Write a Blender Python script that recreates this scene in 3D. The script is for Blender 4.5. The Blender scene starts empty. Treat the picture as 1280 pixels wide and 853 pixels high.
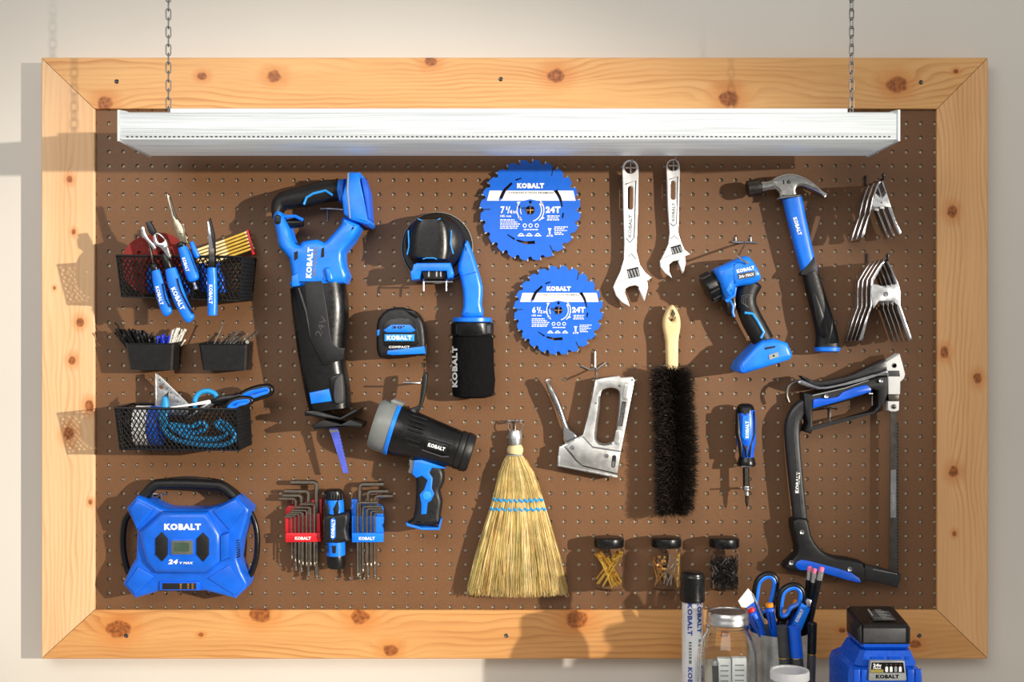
import bpy, math, random
from mathutils import Vector, Matrix
from mathutils.geometry import tessellate_polygon
random.seed(7)
SC = bpy.context.scene
COL = SC.collection
# ------------------------------------------------------------------ camera
D = 2.2                       # lens to pegboard face, metres
F = 0.7008 * 2200             # focal length in pixels of a 1280 x 853 frame (peg pitch 17.8 px = 25.4 mm)
CX, CY = 640.0, 426.5
cam = bpy.data.cameras.new('camera'); camo = bpy.data.objects.new('camera', cam); COL.objects.link(camo)
cam.sensor_width = 36; cam.lens = F / 1280 * 36
camo.location = (0, -D, 0); camo.rotation_euler = (math.pi / 2, 0, 0)
SC.camera = camo
# ------------------------------------------------------------------ light
vs = SC.view_settings
vs.view_transform = 'Standard'; vs.look = 'None'; vs.gamma = 1; vs.exposure = 0.0
vs.use_curve_mapping = False
w = bpy.data.worlds.new('room_light'); SC.world = w; w.use_nodes = True
wb = w.node_tree.nodes['Background']
wb.inputs[0].default_value = (1.0, 0.97, 0.93, 1); wb.inputs[1].default_value = 0.43
def lamp(name, typ, loc, target, energy, col, **kw):
    l = bpy.data.lights.new(name, typ); l.energy = energy; l.color = col
    for k, v in kw.items(): setattr(l, k, v)
    o = bpy.data.objects.new(name, l); COL.objects.link(o); o.location = loc
    o.rotation_euler = (Vector(target) - Vector(loc)).to_track_quat('-Z', 'Y').to_euler()
    return o
lamp('key_spot', 'SPOT', (4.6, -4.2, 0.5), (-0.30, 0, -0.08), 2500, (1.0, 0.92, 0.80), spot_size=math.radians(14.6), spot_blend=0.85, shadow_soft_size=0.05)
lamp('fill_softbox', 'AREA', (-0.7, -2.9, 1.25), (0, 0, 0.0), 42, (1.0, 0.98, 0.95), shape='RECTANGLE', size=2.6, size_y=1.2)  # added soft fill behind the camera, not a lamp of the room
# ------------------------------------------------------------------ pixel helpers
def sc(d): return (D - d) / F
def P(px, py, d): return Vector(((px - CX) * sc(d), -d, -(py - CY) * sc(d)))
def crop(x0, y0, s):
    def f(*pts):
        out = [(x0 + p[0] / s, y0 + p[1] / s) + tuple(q / s if i == 0 else q for i, q in enumerate(p[2:])) for p in pts]
        return out
    f.s = s
    return f
def one(c, x, y): return c((x, y))[0]
# ------------------------------------------------------------------ materials
def S(r, g, b):
    f = lambda c: (c / 255 / 12.92) if c / 255 <= .04045 else ((c / 255 + .055) / 1.055) ** 2.4
    return (f(r), f(g), f(b), 1)
class NT:
    def __init__(s, name):
        s.m = bpy.data.materials.new(name); s.m.use_nodes = True; s.t = s.m.node_tree
        s.b = s.t.nodes['Principled BSDF']; s._tc = None
    def n(s, typ, **kw):
        x = s.t.nodes.new(typ)
        for k, v in kw.items(): setattr(x, k, v)
        return x
    def put(s, sock, v):
        if hasattr(v, 'is_output'): s.t.links.new(v, sock)
        else: sock.default_value = v
    def ma(s, op, a, b=0.0, c=None):
        x = s.n('ShaderNodeMath', operation=op); s.put(x.inputs[0], a); s.put(x.inputs[1], b)
        if c is not None: s.put(x.inputs[2], c)
        return x.outputs[0]
    def mix(s, f, a, b):
        x = s.n('ShaderNodeMix', data_type='RGBA'); s.put(x.inputs[0], f); s.put(x.inputs[6], a); s.put(x.inputs[7], b)
        return x.outputs[2]
    def obj(s):
        if s._tc is None: s._tc = s.n('ShaderNodeTexCoord')
        return s._tc.outputs['Object']
    def noise(s, scale, detail=3, rough=.5, vec=None):
        x = s.n('ShaderNodeTexNoise'); s.put(x.inputs['Vector'], s.obj() if vec is None else vec)
        x.inputs['Scale'].default_value = scale; x.inputs['Detail'].default_value = detail; x.inputs['Roughness'].default_value = rough
        return x.outputs[0]
    def mapr(s, v, a, b, c=0.0, d=1.0):
        x = s.n('ShaderNodeMapRange', interpolation_type='SMOOTHSTEP'); s.put(x.inputs[0], v)
        for i, q in enumerate((a, b, c, d)): x.inputs[i + 1].default_value = q
        return x.outputs[0]
    def bump(s, h, strength=.3, dist=.001):
        x = s.n('ShaderNodeBump'); s.put(x.inputs['Height'], h); x.inputs['Strength'].default_value = strength; x.inputs['Distance'].default_value = dist
        s.t.links.new(x.outputs[0], s.b.inputs['Normal'])
    def set(s, **kw):
        names = dict(col='Base Color', rough='Roughness', metal='Metallic', spec='Specular IOR Level', trans='Transmission Weight', ior='IOR', alpha='Alpha', coat='Coat Weight', ec='Emission Color', es='Emission Strength', sub='Subsurface Weight')
        for k, v in kw.items(): s.put(s.b.inputs[names[k]], v)
        return s
M = {}
def mat(name, rgb, rough=.45, metal=0.0, var=.12, vscale=60, bump=0, bscale=400, **kw):
    t = NT(name); c = S(*rgb)
    lo = tuple(x * (1 - var) for x in c[:3]) + (1,); hi = tuple(min(1, x * (1 + var)) for x in c[:3]) + (1,)
    t.set(col=t.mix(t.mapr(t.noise(vscale), .3, .7), lo, hi), metal=metal, **kw)
    t.set(rough=t.mapr(t.noise(vscale * 2.3), .2, .8, max(.02, rough - .07), min(1, rough + .07)))
    if bump: t.bump(t.noise(bscale, 2), bump, .0006)
    M[name] = t.m
    return t.m
mat('blue', (14, 120, 242), .34, var=.1, vscale=45)
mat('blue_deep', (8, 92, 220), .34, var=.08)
mat('blue_light', (40, 150, 235), .4)
mat('sign_blue', (0, 98, 212), .42, var=.04)
mat('black', (16, 16, 17), .3, var=.15, bump=.1, spec=.38)
mat('black_soft', (22, 22, 23), .45, var=.15, bump=.25, bscale=900, spec=.38)
mat('dark_grey', (62, 62, 64), .5, var=.12)
mat('wire_black', (13, 13, 14), .4, spec=.4)
mat('mid_grey', (120, 122, 124), .5)
mat('light_grey', (150, 153, 152), .42)
mat('white', (236, 236, 234), .5, var=.03)
mat('cream', (226, 205, 150), .6)
mat('chrome', (200, 200, 202), .15, 1.0, var=.05)
mat('satin_steel', (190, 190, 190), .32, 1.0, var=.1, vscale=90)
mat('wrench_steel', (240, 241, 242), .36, .35, var=.03)
mat('cast_steel', (196, 196, 194), .36, .8, var=.14, vscale=40, bump=.2, bscale=300)
mat('dark_steel', (92, 88, 84), .36, 1.0, var=.15)
mat('black_metal', (40, 40, 42), .35, .4)
mat('galvanized', (196, 198, 200), .34, .75, var=.18, vscale=50)
mat('gold', (240, 198, 92), .28, 1.0)
mat('brass_dark', (206, 154, 90), .34, 1.0)
mat('red', (200, 22, 34), .4)
mat('red_dark', (128, 34, 28), .85, bump=.6, bscale=1500)
mat('bright_red', (222, 36, 48), .4)
mat('orange', (245, 150, 24), .45)
mat('pink', (236, 120, 158), .7)
mat('cyan', (28, 150, 214), .5)
mat('hole_dark', (12, 11, 10), .7)
mat('clay', (86, 92, 84), .5)
t = NT('clear_plastic'); t.set(col=(1, 1, 1, 1), rough=.03, trans=1.0, ior=1.12, spec=.5); M['clear'] = t.m
t = NT('glass'); t.set(col=(.97, 1, .99, 1), rough=.01, trans=1.0, ior=1.3); M['glass'] = t.m
t = NT('frosted'); t.set(col=(.92, .92, .92, 1), rough=.35, trans=.6, ior=1.2); M['frost'] = t.m
# ------------------------------------------------------------------ object helpers
def top(o):
    while o.parent is not None: o = o.parent
    return o
def tag(o, label, cat, group=None, kind=None):
    o['label'] = label; o['category'] = cat
    if group: o['group'] = group
    if kind: o['kind'] = kind
    return o
def thing(name, label, cat, px=None, py=None, d=0.0, group=None, loc=None):
    o = bpy.data.objects.new(name, None); COL.objects.link(o)
    o.location = loc if loc is not None else P(px, py, d); o.empty_display_size = .02
    return tag(o, label, cat, group)
def mk(name, verts, faces, m, par=None, ang=35, m2=None, idx=None, closed=True):
    verts = [Vector(v) for v in verts]
    if par is not None: at = Vector(top(par).location)
    else:
        lo = [min(v[i] for v in verts) for i in range(3)]; hi = [max(v[i] for v in verts) for i in range(3)]
        at = Vector(((lo[0] + hi[0]) / 2, (lo[1] + hi[1]) / 2, lo[2]))
    me = bpy.data.meshes.new(name); me.from_pydata([v - at for v in verts], [], faces)
    me.materials.append(M[m] if isinstance(m, str) else m)
    if m2: me.materials.append(M[m2] if isinstance(m2, str) else m2)
    if idx: me.polygons.foreach_set('material_index', idx)
    if closed:
        import bmesh
        bm = bmesh.new(); bm.from_mesh(me); bmesh.ops.recalc_face_normals(bm, faces=bm.faces); bm.to_mesh(me); bm.free()
    me.polygons.foreach_set('use_smooth', [True] * len(me.polygons))
    me.set_sharp_from_angle(angle=math.radians(ang))
    o = bpy.data.objects.new(name, me); COL.objects.link(o)
    if par is not None: o.parent = par
    else: o.location = at
    return o
class Geo:
    def __init__(s): s.v = []; s.f = []
    def loft(s, rings, caps=(True, True), loop=False):
        n = len(rings[0]); b = len(s.v)
        for r in rings: s.v += r
        k = len(rings)
        for i in range(k if loop else k - 1):
            j = (i + 1) % k
            for q in range(n):
                s.f.append((b + i * n + q, b + i * n + (q + 1) % n, b + j * n + (q + 1) % n, b + j * n + q))
        if not loop:
            for c, i in ((caps[0], 0), (caps[1], k - 1)):
                if c:
                    for t in tessellate_polygon([rings[i]]): s.f.append(tuple(b + i * n + q for q in t))
    def tube(s, pts, r, n=8, closed=False, caps=True, flat=None):
        pts = [Vector(p) for p in pts]; k = len(pts); rs = r if isinstance(r, (list, tuple)) else [r] * k
        rings = []; up = None
        for i in range(k):
            a = pts[(i - 1) % k] if (closed or i > 0) else pts[i]; c = pts[(i + 1) % k] if (closed or i < k - 1) else pts[i]
            T = (c - a).normalized()
            if up is None:
                up = Vector((0, -1, 0)) if abs(T.y) < .9 else Vector((0, 0, 1))
            up = (up - T * up.dot(T)).normalized(); sd = T.cross(up)
            e = flat or 1
            rings.append([pts[i] + (sd * math.cos(2 * math.pi * q / n) + up * math.sin(2 * math.pi * q / n) * e) * rs[i] for q in range(n)])
        s.loft(rings, (caps, caps), closed)
    def lathe(s, prof, base, axis, n=24, caps=(True, True), loop=False):
        ax = Vector(axis).normalized(); a = Vector((1, 0, 0)) if abs(ax.x) < .8 else Vector((0, 1, 0))
        u = (a - ax * a.dot(ax)).normalized(); w_ = ax.cross(u); base = Vector(base)
        s.loft([[base + ax * h + (u * math.cos(2 * math.pi * q / n) + w_ * math.sin(2 * math.pi * q / n)) * max(r, 1e-5) for q in range(n)] for r, h in prof], caps, loop)
    def box(s, lo, hi):
        x0, y0, z0 = lo; x1, y1, z1 = hi
        s.loft([[Vector(p) for p in ((x0, y0, z), (x1, y0, z), (x1, y1, z), (x0, y1, z))] for z in (z0, z1)])
    def build(s, name, m, par=None, **kw): return mk(name, s.v, s.f, m, par, **kw)
def inset(poly, r):
    n = len(poly); out = []
    for i in range(n):
        a, b, c = poly[i - 1], poly[i], poly[(i + 1) % n]
        e1 = (b - a); e2 = (c - b)
        if e1.length < 1e-9 or e2.length < 1e-9: out.append(b.copy()); continue
        e1.normalize(); e2.normalize()
        n1 = Vector((-e1.y, e1.x)); n2 = Vector((-e2.y, e2.x)); k = 1 + n1.dot(n2)
        o = (n1 + n2) / max(k, .35)
        out.append(b + o * r)
    return out
def area2(p): return sum(p[i - 1].x * p[i].y - p[i].x * p[i - 1].y for i in range(len(p)))
def smooth(pts, sub=4, closed=True):
    n = len(pts); out = []
    rng = range(n) if closed else range(n - 1)
    for i in rng:
        g = lambda k: pts[k % n] if closed else pts[max(0, min(n - 1, k))]
        a, b, c, e = g(i - 1), g(i), g(i + 1), g(i + 2)
        for q in range(sub):
            t = q / sub
            out.append(tuple(.5 * (2 * b[j] + (c[j] - a[j]) * t + (2 * a[j] - 5 * b[j] + 4 * c[j] - e[j]) * t * t + (3 * b[j] - a[j] - 3 * c[j] + e[j]) * t ** 3) for j in range(len(b))))
    if not closed: out.append(tuple(pts[-1]))
    return out
def slab_geo(g, pts, d0, d1, r=.002, seg=2, holes=(), dref=None, rb=.0004):
    dr = d1 if dref is None else dref; k = sc(dr)
    loops = []
    for i, p in enumerate([pts] + list(holes)):
        q = [Vector(((a[0] - CX) * k, -(a[1] - CY) * k)) for a in p]
        if (area2(q) > 0) != (i == 0): q.reverse()
        loops.append(q)
    layers = [(d0, rb), (d0 + rb, 0)]
    for i in range(seg + 1):
        a = math.pi / 2 * i / seg; layers.append((d1 - r + r * math.sin(a), r * (1 - math.cos(a))))
    caps = {0: [], len(layers) - 1: []}
    for q in loops:
        n = len(q); b = len(g.v)
        for li, (dd, ins) in enumerate(layers):
            z = inset(q, ins) if ins else q
            if li in caps: caps[li].append((b + li * n, z))
            g.v += [Vector((v.x, -dd, v.y)) for v in z]
        for li in range(len(layers) - 1):
            for j in range(n): g.f.append((b + li * n + j, b + li * n + (j + 1) % n, b + (li + 1) * n + (j + 1) % n, b + (li + 1) * n + j))
    for li, ls in caps.items():
        ids = [st + j for st, z in ls for j in range(len(z))]
        for t in tessellate_polygon([[Vector((v.x, v.y, 0)) for v in z] for st, z in ls]): g.f.append(tuple(ids[j] for j in t))
def slab(name, pts, d0, d1, m, par=None, ang=35, **kw):
    g = Geo(); slab_geo(g, pts, d0, d1, **kw); return g.build(name, m, par, ang=ang)
def sweep_geo(g, path, n=16, p=2.2, cap=(2, 2), sub=0):
    if sub: path = smooth(path, sub, False)
    c = [P(a[0], a[1], a[3]) for a in path]; k = len(c); rings = []
    def ring(o, T, hw, hd):
        sd = T.cross(Vector((0, 1, 0))).normalized(); dv = sd.cross(T).normalized(); out = []
        for q in range(n):
            a = 2 * math.pi * q / n; x, y = math.cos(a), math.sin(a)
            x = math.copysign(abs(x) ** (2 / p), x); y = math.copysign(abs(y) ** (2 / p), y)
            out.append(o + sd * hw * x + dv * hd * y)
        return out
    for i in range(k):
        T = (c[min(i + 1, k - 1)] - c[max(i - 1, 0)]).normalized(); hw = path[i][2] * sc(path[i][3]); hd = path[i][4]
        if i == 0 and cap[0]:
            L = cap[0] * sc(path[0][3])
            for t in (82, 60, 32): rings.append(ring(c[0] - T * L * math.sin(math.radians(t)), T, hw * math.cos(math.radians(t)), hd * math.cos(math.radians(t))))
        rings.append(ring(c[i], T, hw, hd))
        if i == k - 1 and cap[1]:
            L = cap[1] * sc(path[-1][3])
            for t in (32, 60, 82): rings.append(ring(c[-1] + T * L * math.sin(math.radians(t)), T, hw * math.cos(math.radians(t)), hd * math.cos(math.radians(t))))
    g.loft(rings)
def sweep(name, path, m, par=None, ang=40, **kw):
    g = Geo(); sweep_geo(g, path, **kw); return g.build(name, m, par, ang=ang)
def tube(name, pts, r, m, par=None, n=8, sub=0, closed=False, ang=40, flat=None):
    """pts are (px, py, d)"""
    if sub: pts = smooth(pts, sub, closed)
    g = Geo(); g.tube([P(*a) for a in pts], r, n, closed, flat=flat); return g.build(name, m, par, ang=ang)
def lathe(name, prof, base, axis, m, par=None, n=24, ang=35, **kw):
    g = Geo(); g.lathe(prof, base, axis, n, **kw); return g.build(name, m, par, ang=ang)
def circ(cx, cy, r, n=24, ry=None, a0=0): return [(cx + r * math.cos(a0 + 2 * math.pi * i / n), cy + (ry or r) * math.sin(a0 + 2 * math.pi * i / n)) for i in range(n)]
def rrect(x0, y0, x1, y1, r, n=3):
    out = []
    for cx, cy, a in ((x1 - r, y1 - r, 0), (x0 + r, y1 - r, 90), (x0 + r, y0 + r, 180), (x1 - r, y0 + r, 270)):
        for i in range(n + 1):
            t = math.radians(a + 90 * i / n); out.append((cx + r * math.cos(t), cy + r * math.sin(t)))
    return out
def rot(pts, cx, cy, deg):
    a = math.radians(deg); c, s = math.cos(a), math.sin(a)
    return [(cx + (p[0] - cx) * c - (p[1] - cy) * s, cy + (p[0] - cx) * s + (p[1] - cy) * c) for p in pts]
_txt = {}
def glyphs(s, bold):
    if (s, bold) not in _txt:
        cu = bpy.data.curves.new('t', 'FONT'); cu.body = s; cu.offset = bold; cu.resolution_u = 2; cu.space_character = 1 + bold * 2.5
        o = bpy.data.objects.new('t', cu); COL.objects.link(o)
        me = bpy.data.meshes.new_from_object(o.evaluated_get(bpy.context.evaluated_depsgraph_get()))
        v = [a.co.copy() for a in me.vertices]; f = [tuple(p.vertices) for p in me.polygons]
        bpy.data.objects.remove(o); bpy.data.curves.remove(cu); bpy.data.meshes.remove(me)
        x0 = min(a.x for a in v); x1 = max(a.x for a in v); y0 = min(a.y for a in v); y1 = max(a.y for a in v)
        _txt[(s, bold)] = ([((a.x - x0) / (x1 - x0) - .5, (a.y - y0) / (y1 - y0) - .5) for a in v], f)
    return _txt[(s, bold)]
def text(s, px, py, d, w_, h, ang, m, par, bold=.03, name='lettering', fn=None, slant=0):
    if s == 'KOBALT': bold *= 1.35
    v, f = glyphs(s, bold); a = math.radians(ang); k = sc(d); o = P(px, py, d); out = []
    if fn: out = [fn(x, y) for x, y in v]
    else:
        for x, y in v:
            X = (x * w_ + slant * y * h) * k; Y = y * h * k
            out.append(o + Vector((X * math.cos(a) - Y * math.sin(a), 0, X * math.sin(a) + Y * math.cos(a))))
    g = mk(name, out, f, m, par, closed=False)
    me = g.data
    if me.polygons and sum(p.normal.y * p.area for p in me.polygons) > 0: me.flip_normals()
    return g
def hook(label, px, py, reach=.06, tip=.008, par=None, bar=True, m='satin_steel', drop=0.0, side=0.0):
    """a bent wire peg hook: back stem on the board, arm reaching out, upturned tip, optional cross bar with two prongs. (px,py) where the arm leaves the board"""
    b = P(px, py, 0); r = .0017
    root = thing('peg_hook', label, 'hook', loc=b, group='steel peg hooks on the board')
    g = Geo()
    g.tube([b + Vector((0, -.0018, -.022)), b + Vector((0, -.0018, -.004)), b + Vector((0, -.004, 0)), b + Vector((side * .5, -reach * .5, -drop * .5)), b + Vector((side, -reach + .004, -drop)), b + Vector((side, -reach, -drop + .003)), b + Vector((side, -reach - .001, -drop + tip))], r, 8)
    g.build('arm', m, root)
    if bar:
        g = Geo(); g.tube([b + Vector((-.0135, -.0025, .001)), b + Vector((.0135, -.0025, .001))], r, 8); g.build('cross_bar', m, root)
    return root
# ------------------------------------------------------------------ wall, frame, pegboard
t = NT('painted_wall'); n1 = t.noise(1.2, 3); n2 = t.noise(220, 3)
t.set(col=t.mix(t.mapr(n1, .3, .7), S(209, 202, 192), S(216, 210, 200)), rough=.5); t.bump(n2, .08, .0005); M['wall'] = t.m
g = Geo(); g.box((-3.2, .034, -1.5), (3.2, .12, 1.6)); o = g.build('wall_back', 'wall'); o['kind'] = 'structure'
g = Geo(); g.box((-3.2, -5.2, -1.56), (3.2, .12, -1.5)); mat('concrete', (128, 125, 120), .7, bump=.3); o = g.build('floor', 'concrete'); o['kind'] = 'structure'
def wood(name, axis, light, dark, knots, freq=95, seed=0):
    t = NT(name); sp = t.n('ShaderNodeSeparateXYZ'); t.put(sp.inputs[0], t.obj())
    u = sp.outputs[0 if axis == 'x' else 2]; v = sp.outputs[2 if axis == 'x' else 0]
    def nz(su, sv, off, det=3):
        c = t.n('ShaderNodeCombineXYZ'); t.put(c.inputs[0], t.ma('MULTIPLY', u, su)); t.put(c.inputs[1], t.ma('MULTIPLY', v, sv)); c.inputs[2].default_value = off + seed
        return t.noise(1, det, .5, c.outputs[0])
    warp = None; kd = None; halo = None
    for (ku, kv, kr) in knots:
        du = t.ma('SUBTRACT', u, ku); dv = t.ma('SUBTRACT', v, kv)
        e = t.ma('ADD', t.ma('POWER', t.ma('MULTIPLY', du, .30 / kr), 2.0), t.ma('POWER', t.ma('MULTIPLY', dv, .62 / kr), 2.0))
        gk = t.ma('MULTIPLY', t.ma('EXPONENT', t.ma('MULTIPLY', e, -1.0)), kr * 130)
        warp = gk if warp is None else t.ma('ADD', warp, gk)
        e2 = t.ma('SQRT', t.ma('ADD', t.ma('POWER', t.ma('MULTIPLY', du, .85 / kr), 2.0), t.ma('POWER', t.ma('MULTIPLY', dv, 1.1 / kr), 2.0)))
        e2 = t.ma('ADD', e2, t.ma('MULTIPLY', t.ma('SUBTRACT', nz(60, 60, ku * 7), .5), .9))
        a = t.mapr(e2, .75, 1.15, 1.0, 0.0); h = t.mapr(e2, .8, 3.0, 1.0, 0.0)
        kd = a if kd is None else t.ma('MAXIMUM', kd, a); halo = h if halo is None else t.ma('MAXIMUM', halo, h)
    ph = t.ma('ADD', t.ma('MULTIPLY', v, freq), t.ma('MULTIPLY', nz(2.2, 9, 3.1), 9.0))
    if warp is not None: ph = t.ma('ADD', ph, warp)
    fr = t.ma('FRACT', ph); line = t.ma('MULTIPLY', t.mapr(fr, .35, .93, 0.0, 1.0), t.mapr(fr, .93, 1.0, 1.0, 0.0))
    line = t.ma('MULTIPLY', line, t.mapr(nz(3, 20, 8.8), .35, .7, .1, .62))
    fine = nz(14, 900, 1.7)
    c = t.mix(t.mapr(nz(1.6, 14, 5), .3, .72), S(*light), S(*[int(l * .72 + k * .28) for l, k in zip(light, dark)]))
    c = t.mix(line, c, S(*dark)); c = t.mix(t.ma('MULTIPLY', t.mapr(fine, .45, .75), .22), c, S(*dark))
    if kd is not None:
        c = t.mix(t.ma('MULTIPLY', halo, .5), c, S(200, 116, 46))
        c = t.mix(t.ma('MULTIPLY', kd, .88), c, t.mix(t.mapr(nz(160, 160, 2), .35, .65), S(108, 54, 20), S(166, 92, 38)))
    t.set(col=c, rough=.42, spec=.4); t.bump(line, .12, .0006)
    M[name] = t.m; return t.m
FD = .008; k = sc(FD)
OX0, OX1, OZ0, OZ1 = (51.5 - CX) * k, (1235 - CX) * k, -(824 - CY) * k, -(72 - CY) * k
IX0, IX1, IZ0, IZ1 = (118 - CX) * k, (1171.5 - CX) * k, -(763 - CY) * k, -(136 - CY) * k
def kn(*l): return [((a - CX) * k, -(b - CY) * k, r * k) for a, b, r in l]
wood('pine_top', 'x', (226, 176, 114), (180, 112, 54), kn((253, 95, 5), (343, 95, 8), (131, 129, 9), (538, 77, 7), (696, 95, 10), (912, 124, 11), (1121, 106, 11), (1195, 89, 3)), 100, 1)
wood('pine_bottom', 'x', (216, 162, 100), (164, 98, 48), kn((148, 787, 13), (251, 794, 3), (325, 768, 12), (450, 771, 10), (488, 813, 8), (720, 774, 12), (1053, 788, 4), (1145, 806, 6), (905, 792, 5)), 95, 5)
kz = lambda *l: [(b, a, r) for a, b, r in kn(*l)]
wood('pine_left', 'z', (232, 192, 146), (200, 144, 94), kz((87, 224, 4), (92, 290, 3), (90, 451, 5), (112, 508, 6), (86, 543, 7), (100, 403, 5), (68, 360, 2), (113, 628, 3)), 105, 9)
wood('pine_right', 'z', (228, 180, 126), (188, 124, 72), kz((1190, 265, 7), (1180, 441, 6), (1222, 473, 6), (1192, 590, 7), (1193, 667, 3)), 105, 14)
fr = thing('wooden_frame', 'mitred pine board frame around the brown pegboard', 'frame', loc=Vector((0, 0, 0)))
def rail(ends, m):
    # cross-section (share of board width from the outer edge, depth); rabbeted behind for the pegboard
    prof = [(0.0, -.034), (0.0, FD - .0015), (.018, FD), (.985, FD), (1.0, FD - .0012), (1.0, .0003), (.80, .0003), (.80, -.034)]
    rings = []
    for (o_, i_) in ends: rings.append([Vector((o_[0] + (i_[0] - o_[0]) * a, -d, o_[1] + (i_[1] - o_[1]) * a)) for a, d in prof])
    g = Geo(); g.loft(rings); g.build('board', m, fr, ang=25)
cO = [(OX0, OZ1), (OX1, OZ1), (OX1, OZ0), (OX0, OZ0)]; cI = [(IX0, IZ1), (IX1, IZ1), (IX1, IZ0), (IX0, IZ0)]
for i, m in enumerate(('pine_top', 'pine_right', 'pine_bottom', 'pine_left')):
    j = (i + 1) % 4; e = .0006
    dx, dz = cO[j][0] - cO[i][0], cO[j][1] - cO[i][1]; L = math.hypot(dx, dz); ex, ez = dx / L * e, dz / L * e
    rail([((cO[i][0] + ex, cO[i][1] + ez), (cI[i][0] + ex, cI[i][1] + ez)), ((cO[j][0] - ex, cO[j][1] - ez), (cI[j][0] - ex, cI[j][1] - ez))], m)
for sx, sy in ((146, 102), (626, 99), (1151, 103), (158, 795), (633, 795), (1149, 795), (877, 789)):
    b = P(sx, sy, FD); g = Geo(); g.lathe([(.0038, -.0002), (.0040, .0006), (.0030, .0012), (.0012, .0004)], b, (0, -1, 0), 12); s_ = g.build('screw', 'dark_steel', fr)
# pegboard with real holes
t = NT('hardboard'); a = t.noise(900, 4, .7); b = t.noise(7, 4)
c = t.mix(t.mapr(a, .35, .65), S(98, 66, 40), S(127, 88, 55)); c = t.mix(t.ma('MULTIPLY', t.mapr(b, .35, .7), .45), c, S(101, 70, 45))
t.set(col=c, rough=.5, spec=.4); t.bump(a, .15, .0004); M['hardboard'] = t.m
mat('hole_shade', (56, 38, 25), .8, var=.2, vscale=500)  # hole walls coloured dark, painting in the shade inside the holes
pitch = 17.8 * sc(0); hr = .0034; NSEG = 12; V = []; Fc = []; idx = []
for kx in range(60):
    for jy in range(-4, 32):
        c0 = P(118.4 + 17.8 * kx, 207.6 + 17.8 * jy, 0); b = len(V); h = pitch / 2
        sq = []
        for q in range(NSEG):
            a = 2 * math.pi * q / NSEG + math.pi / 4; cs, sn = math.cos(a), math.sin(a); mx = max(abs(cs), abs(sn))
            sq.append((cs / mx * h, sn / mx * h))
        V += [c0 + Vector((x, 0, z)) for x, z in sq]
        for rr, yy in ((hr * 1.03, 0), (hr * .98, .0004), (hr * .98, .0040)):
            V += [c0 + Vector((math.cos(2 * math.pi * q / NSEG + math.pi / 4) * rr, yy, math.sin(2 * math.pi * q / NSEG + math.pi / 4) * rr)) for q in range(NSEG)]
        for L in range(3):
            for q in range(NSEG):
                r_ = (q + 1) % NSEG
                Fc.append((b + L * NSEG + q, b + L * NSEG + r_, b + (L + 1) * NSEG + r_, b + (L + 1) * NSEG + q)); idx.append(0 if L == 0 else 1)
o = mk('pegboard', V, Fc, 'hardboard', None, 35, 'hole_shade', idx)
tag(o, 'brown perforated hardboard pegboard filling the pine frame', 'pegboard')
g = Geo(); a_ = P(109.6, 768.2, 0); b_ = P(1177.4, 127.6, 0); g.box((a_.x, .0042, a_.z), (b_.x, .0056, b_.z)); g.build('backing_sheet', mat('backing', (196, 176, 150), .7), o)
# ------------------------------------------------------------------ shop light on chains
t = NT('prismatic_lens'); sp = t.n('ShaderNodeSeparateXYZ'); t.put(sp.inputs[0], t.obj())
wv = t.ma('SINE', t.ma('MULTIPLY', sp.outputs[0], 2 * math.pi / .0026)); wv2 = t.ma('SINE', t.ma('MULTIPLY', sp.outputs[2], 2 * math.pi / .003))
cv = t.n('ShaderNodeCombineXYZ'); t.put(cv.inputs[0], t.ma('MULTIPLY', sp.outputs[0], 5)); t.put(cv.inputs[2], t.ma('MULTIPLY', sp.outputs[2], 520)); t.put(cv.inputs[1], t.ma('MULTIPLY', sp.outputs[1], 60))
cl = t.mix(t.mapr(t.noise(1, 4, .6, cv.outputs[0]), .3, .7), S(158, 164, 168), S(206, 211, 213))
t.set(col=cl, rough=.28, spec=.6, ec=(.93, .98, 1, 1), es=.17); t.bump(t.ma('ADD', wv, t.ma('MULTIPLY', wv2, .5)), .12, .0006); M['lens'] = t.m
df, db = .273, .106; kf = sc(df)
x0, x1 = (150 - CX) * kf, (1122 - CX) * kf; zt, zb = -(140 - CY) * kf, -(175.5 - CY) * kf
sl = thing('shop_light', 'long white prismatic shop light hanging on two chains', 'light', loc=Vector((0, -.19, zb)))
prof = [(df - .004, zb), (df, zb + .004), (df, zt - .004), (df - .004, zt), (df - .03, zt + .004), (db + .02, zt + .010), (db, zt + .006), (db, zb + .001)]
g = Geo(); g.loft([[Vector((x, -d, z)) for d, z in prof] for x in (x0, x1)]); g.build('lens', 'lens', sl, ang=50)
mat('fixture_white', (214, 218, 220), .35, var=.02)
prof2 = [(df + .002, zb - .0015), (df + .002, zt + .003), (df - .03, zt + .007), (db + .018, zt + .013), (db - .002, zt + .008), (db - .002, zb - .0015)]
for a, b in ((x0 - .0035, x0), (x1, x1 + .0035)):
    g = Geo(); g.loft([[Vector((x, -d, z)) for d, z in prof2] for x in (a, b)]); g.build('end_cap', 'fixture_white', sl)
g = Geo()
x = x0 + .01
while x < x1 - .008:
    z = -(171.0 - CY) * kf
    g.box((x, -df - .0006, z - .0011), (x + .0036, -df + .001, z + .0011)); x += .0073
s_ = g.build('seam_notch_row', 'dark_grey', sl); s_['kind'] = 'stuff'
g = Geo(); g.box((x0 + .002, -df - .0004, zb + .0015), (x1 - .002, -df + .001, zb + .003)); g.build('edge_lip', 'fixture_white', sl)
g = Geo(); z = zt + .0105; g.box((x0 + .06, -(db + .10), zt + .004), (x1 - .06, -(db + .05), zt + .018)); g.build('housing', 'fixture_white', sl)
mat('chain_steel', (128, 128, 130), .4, 1.0)
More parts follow.
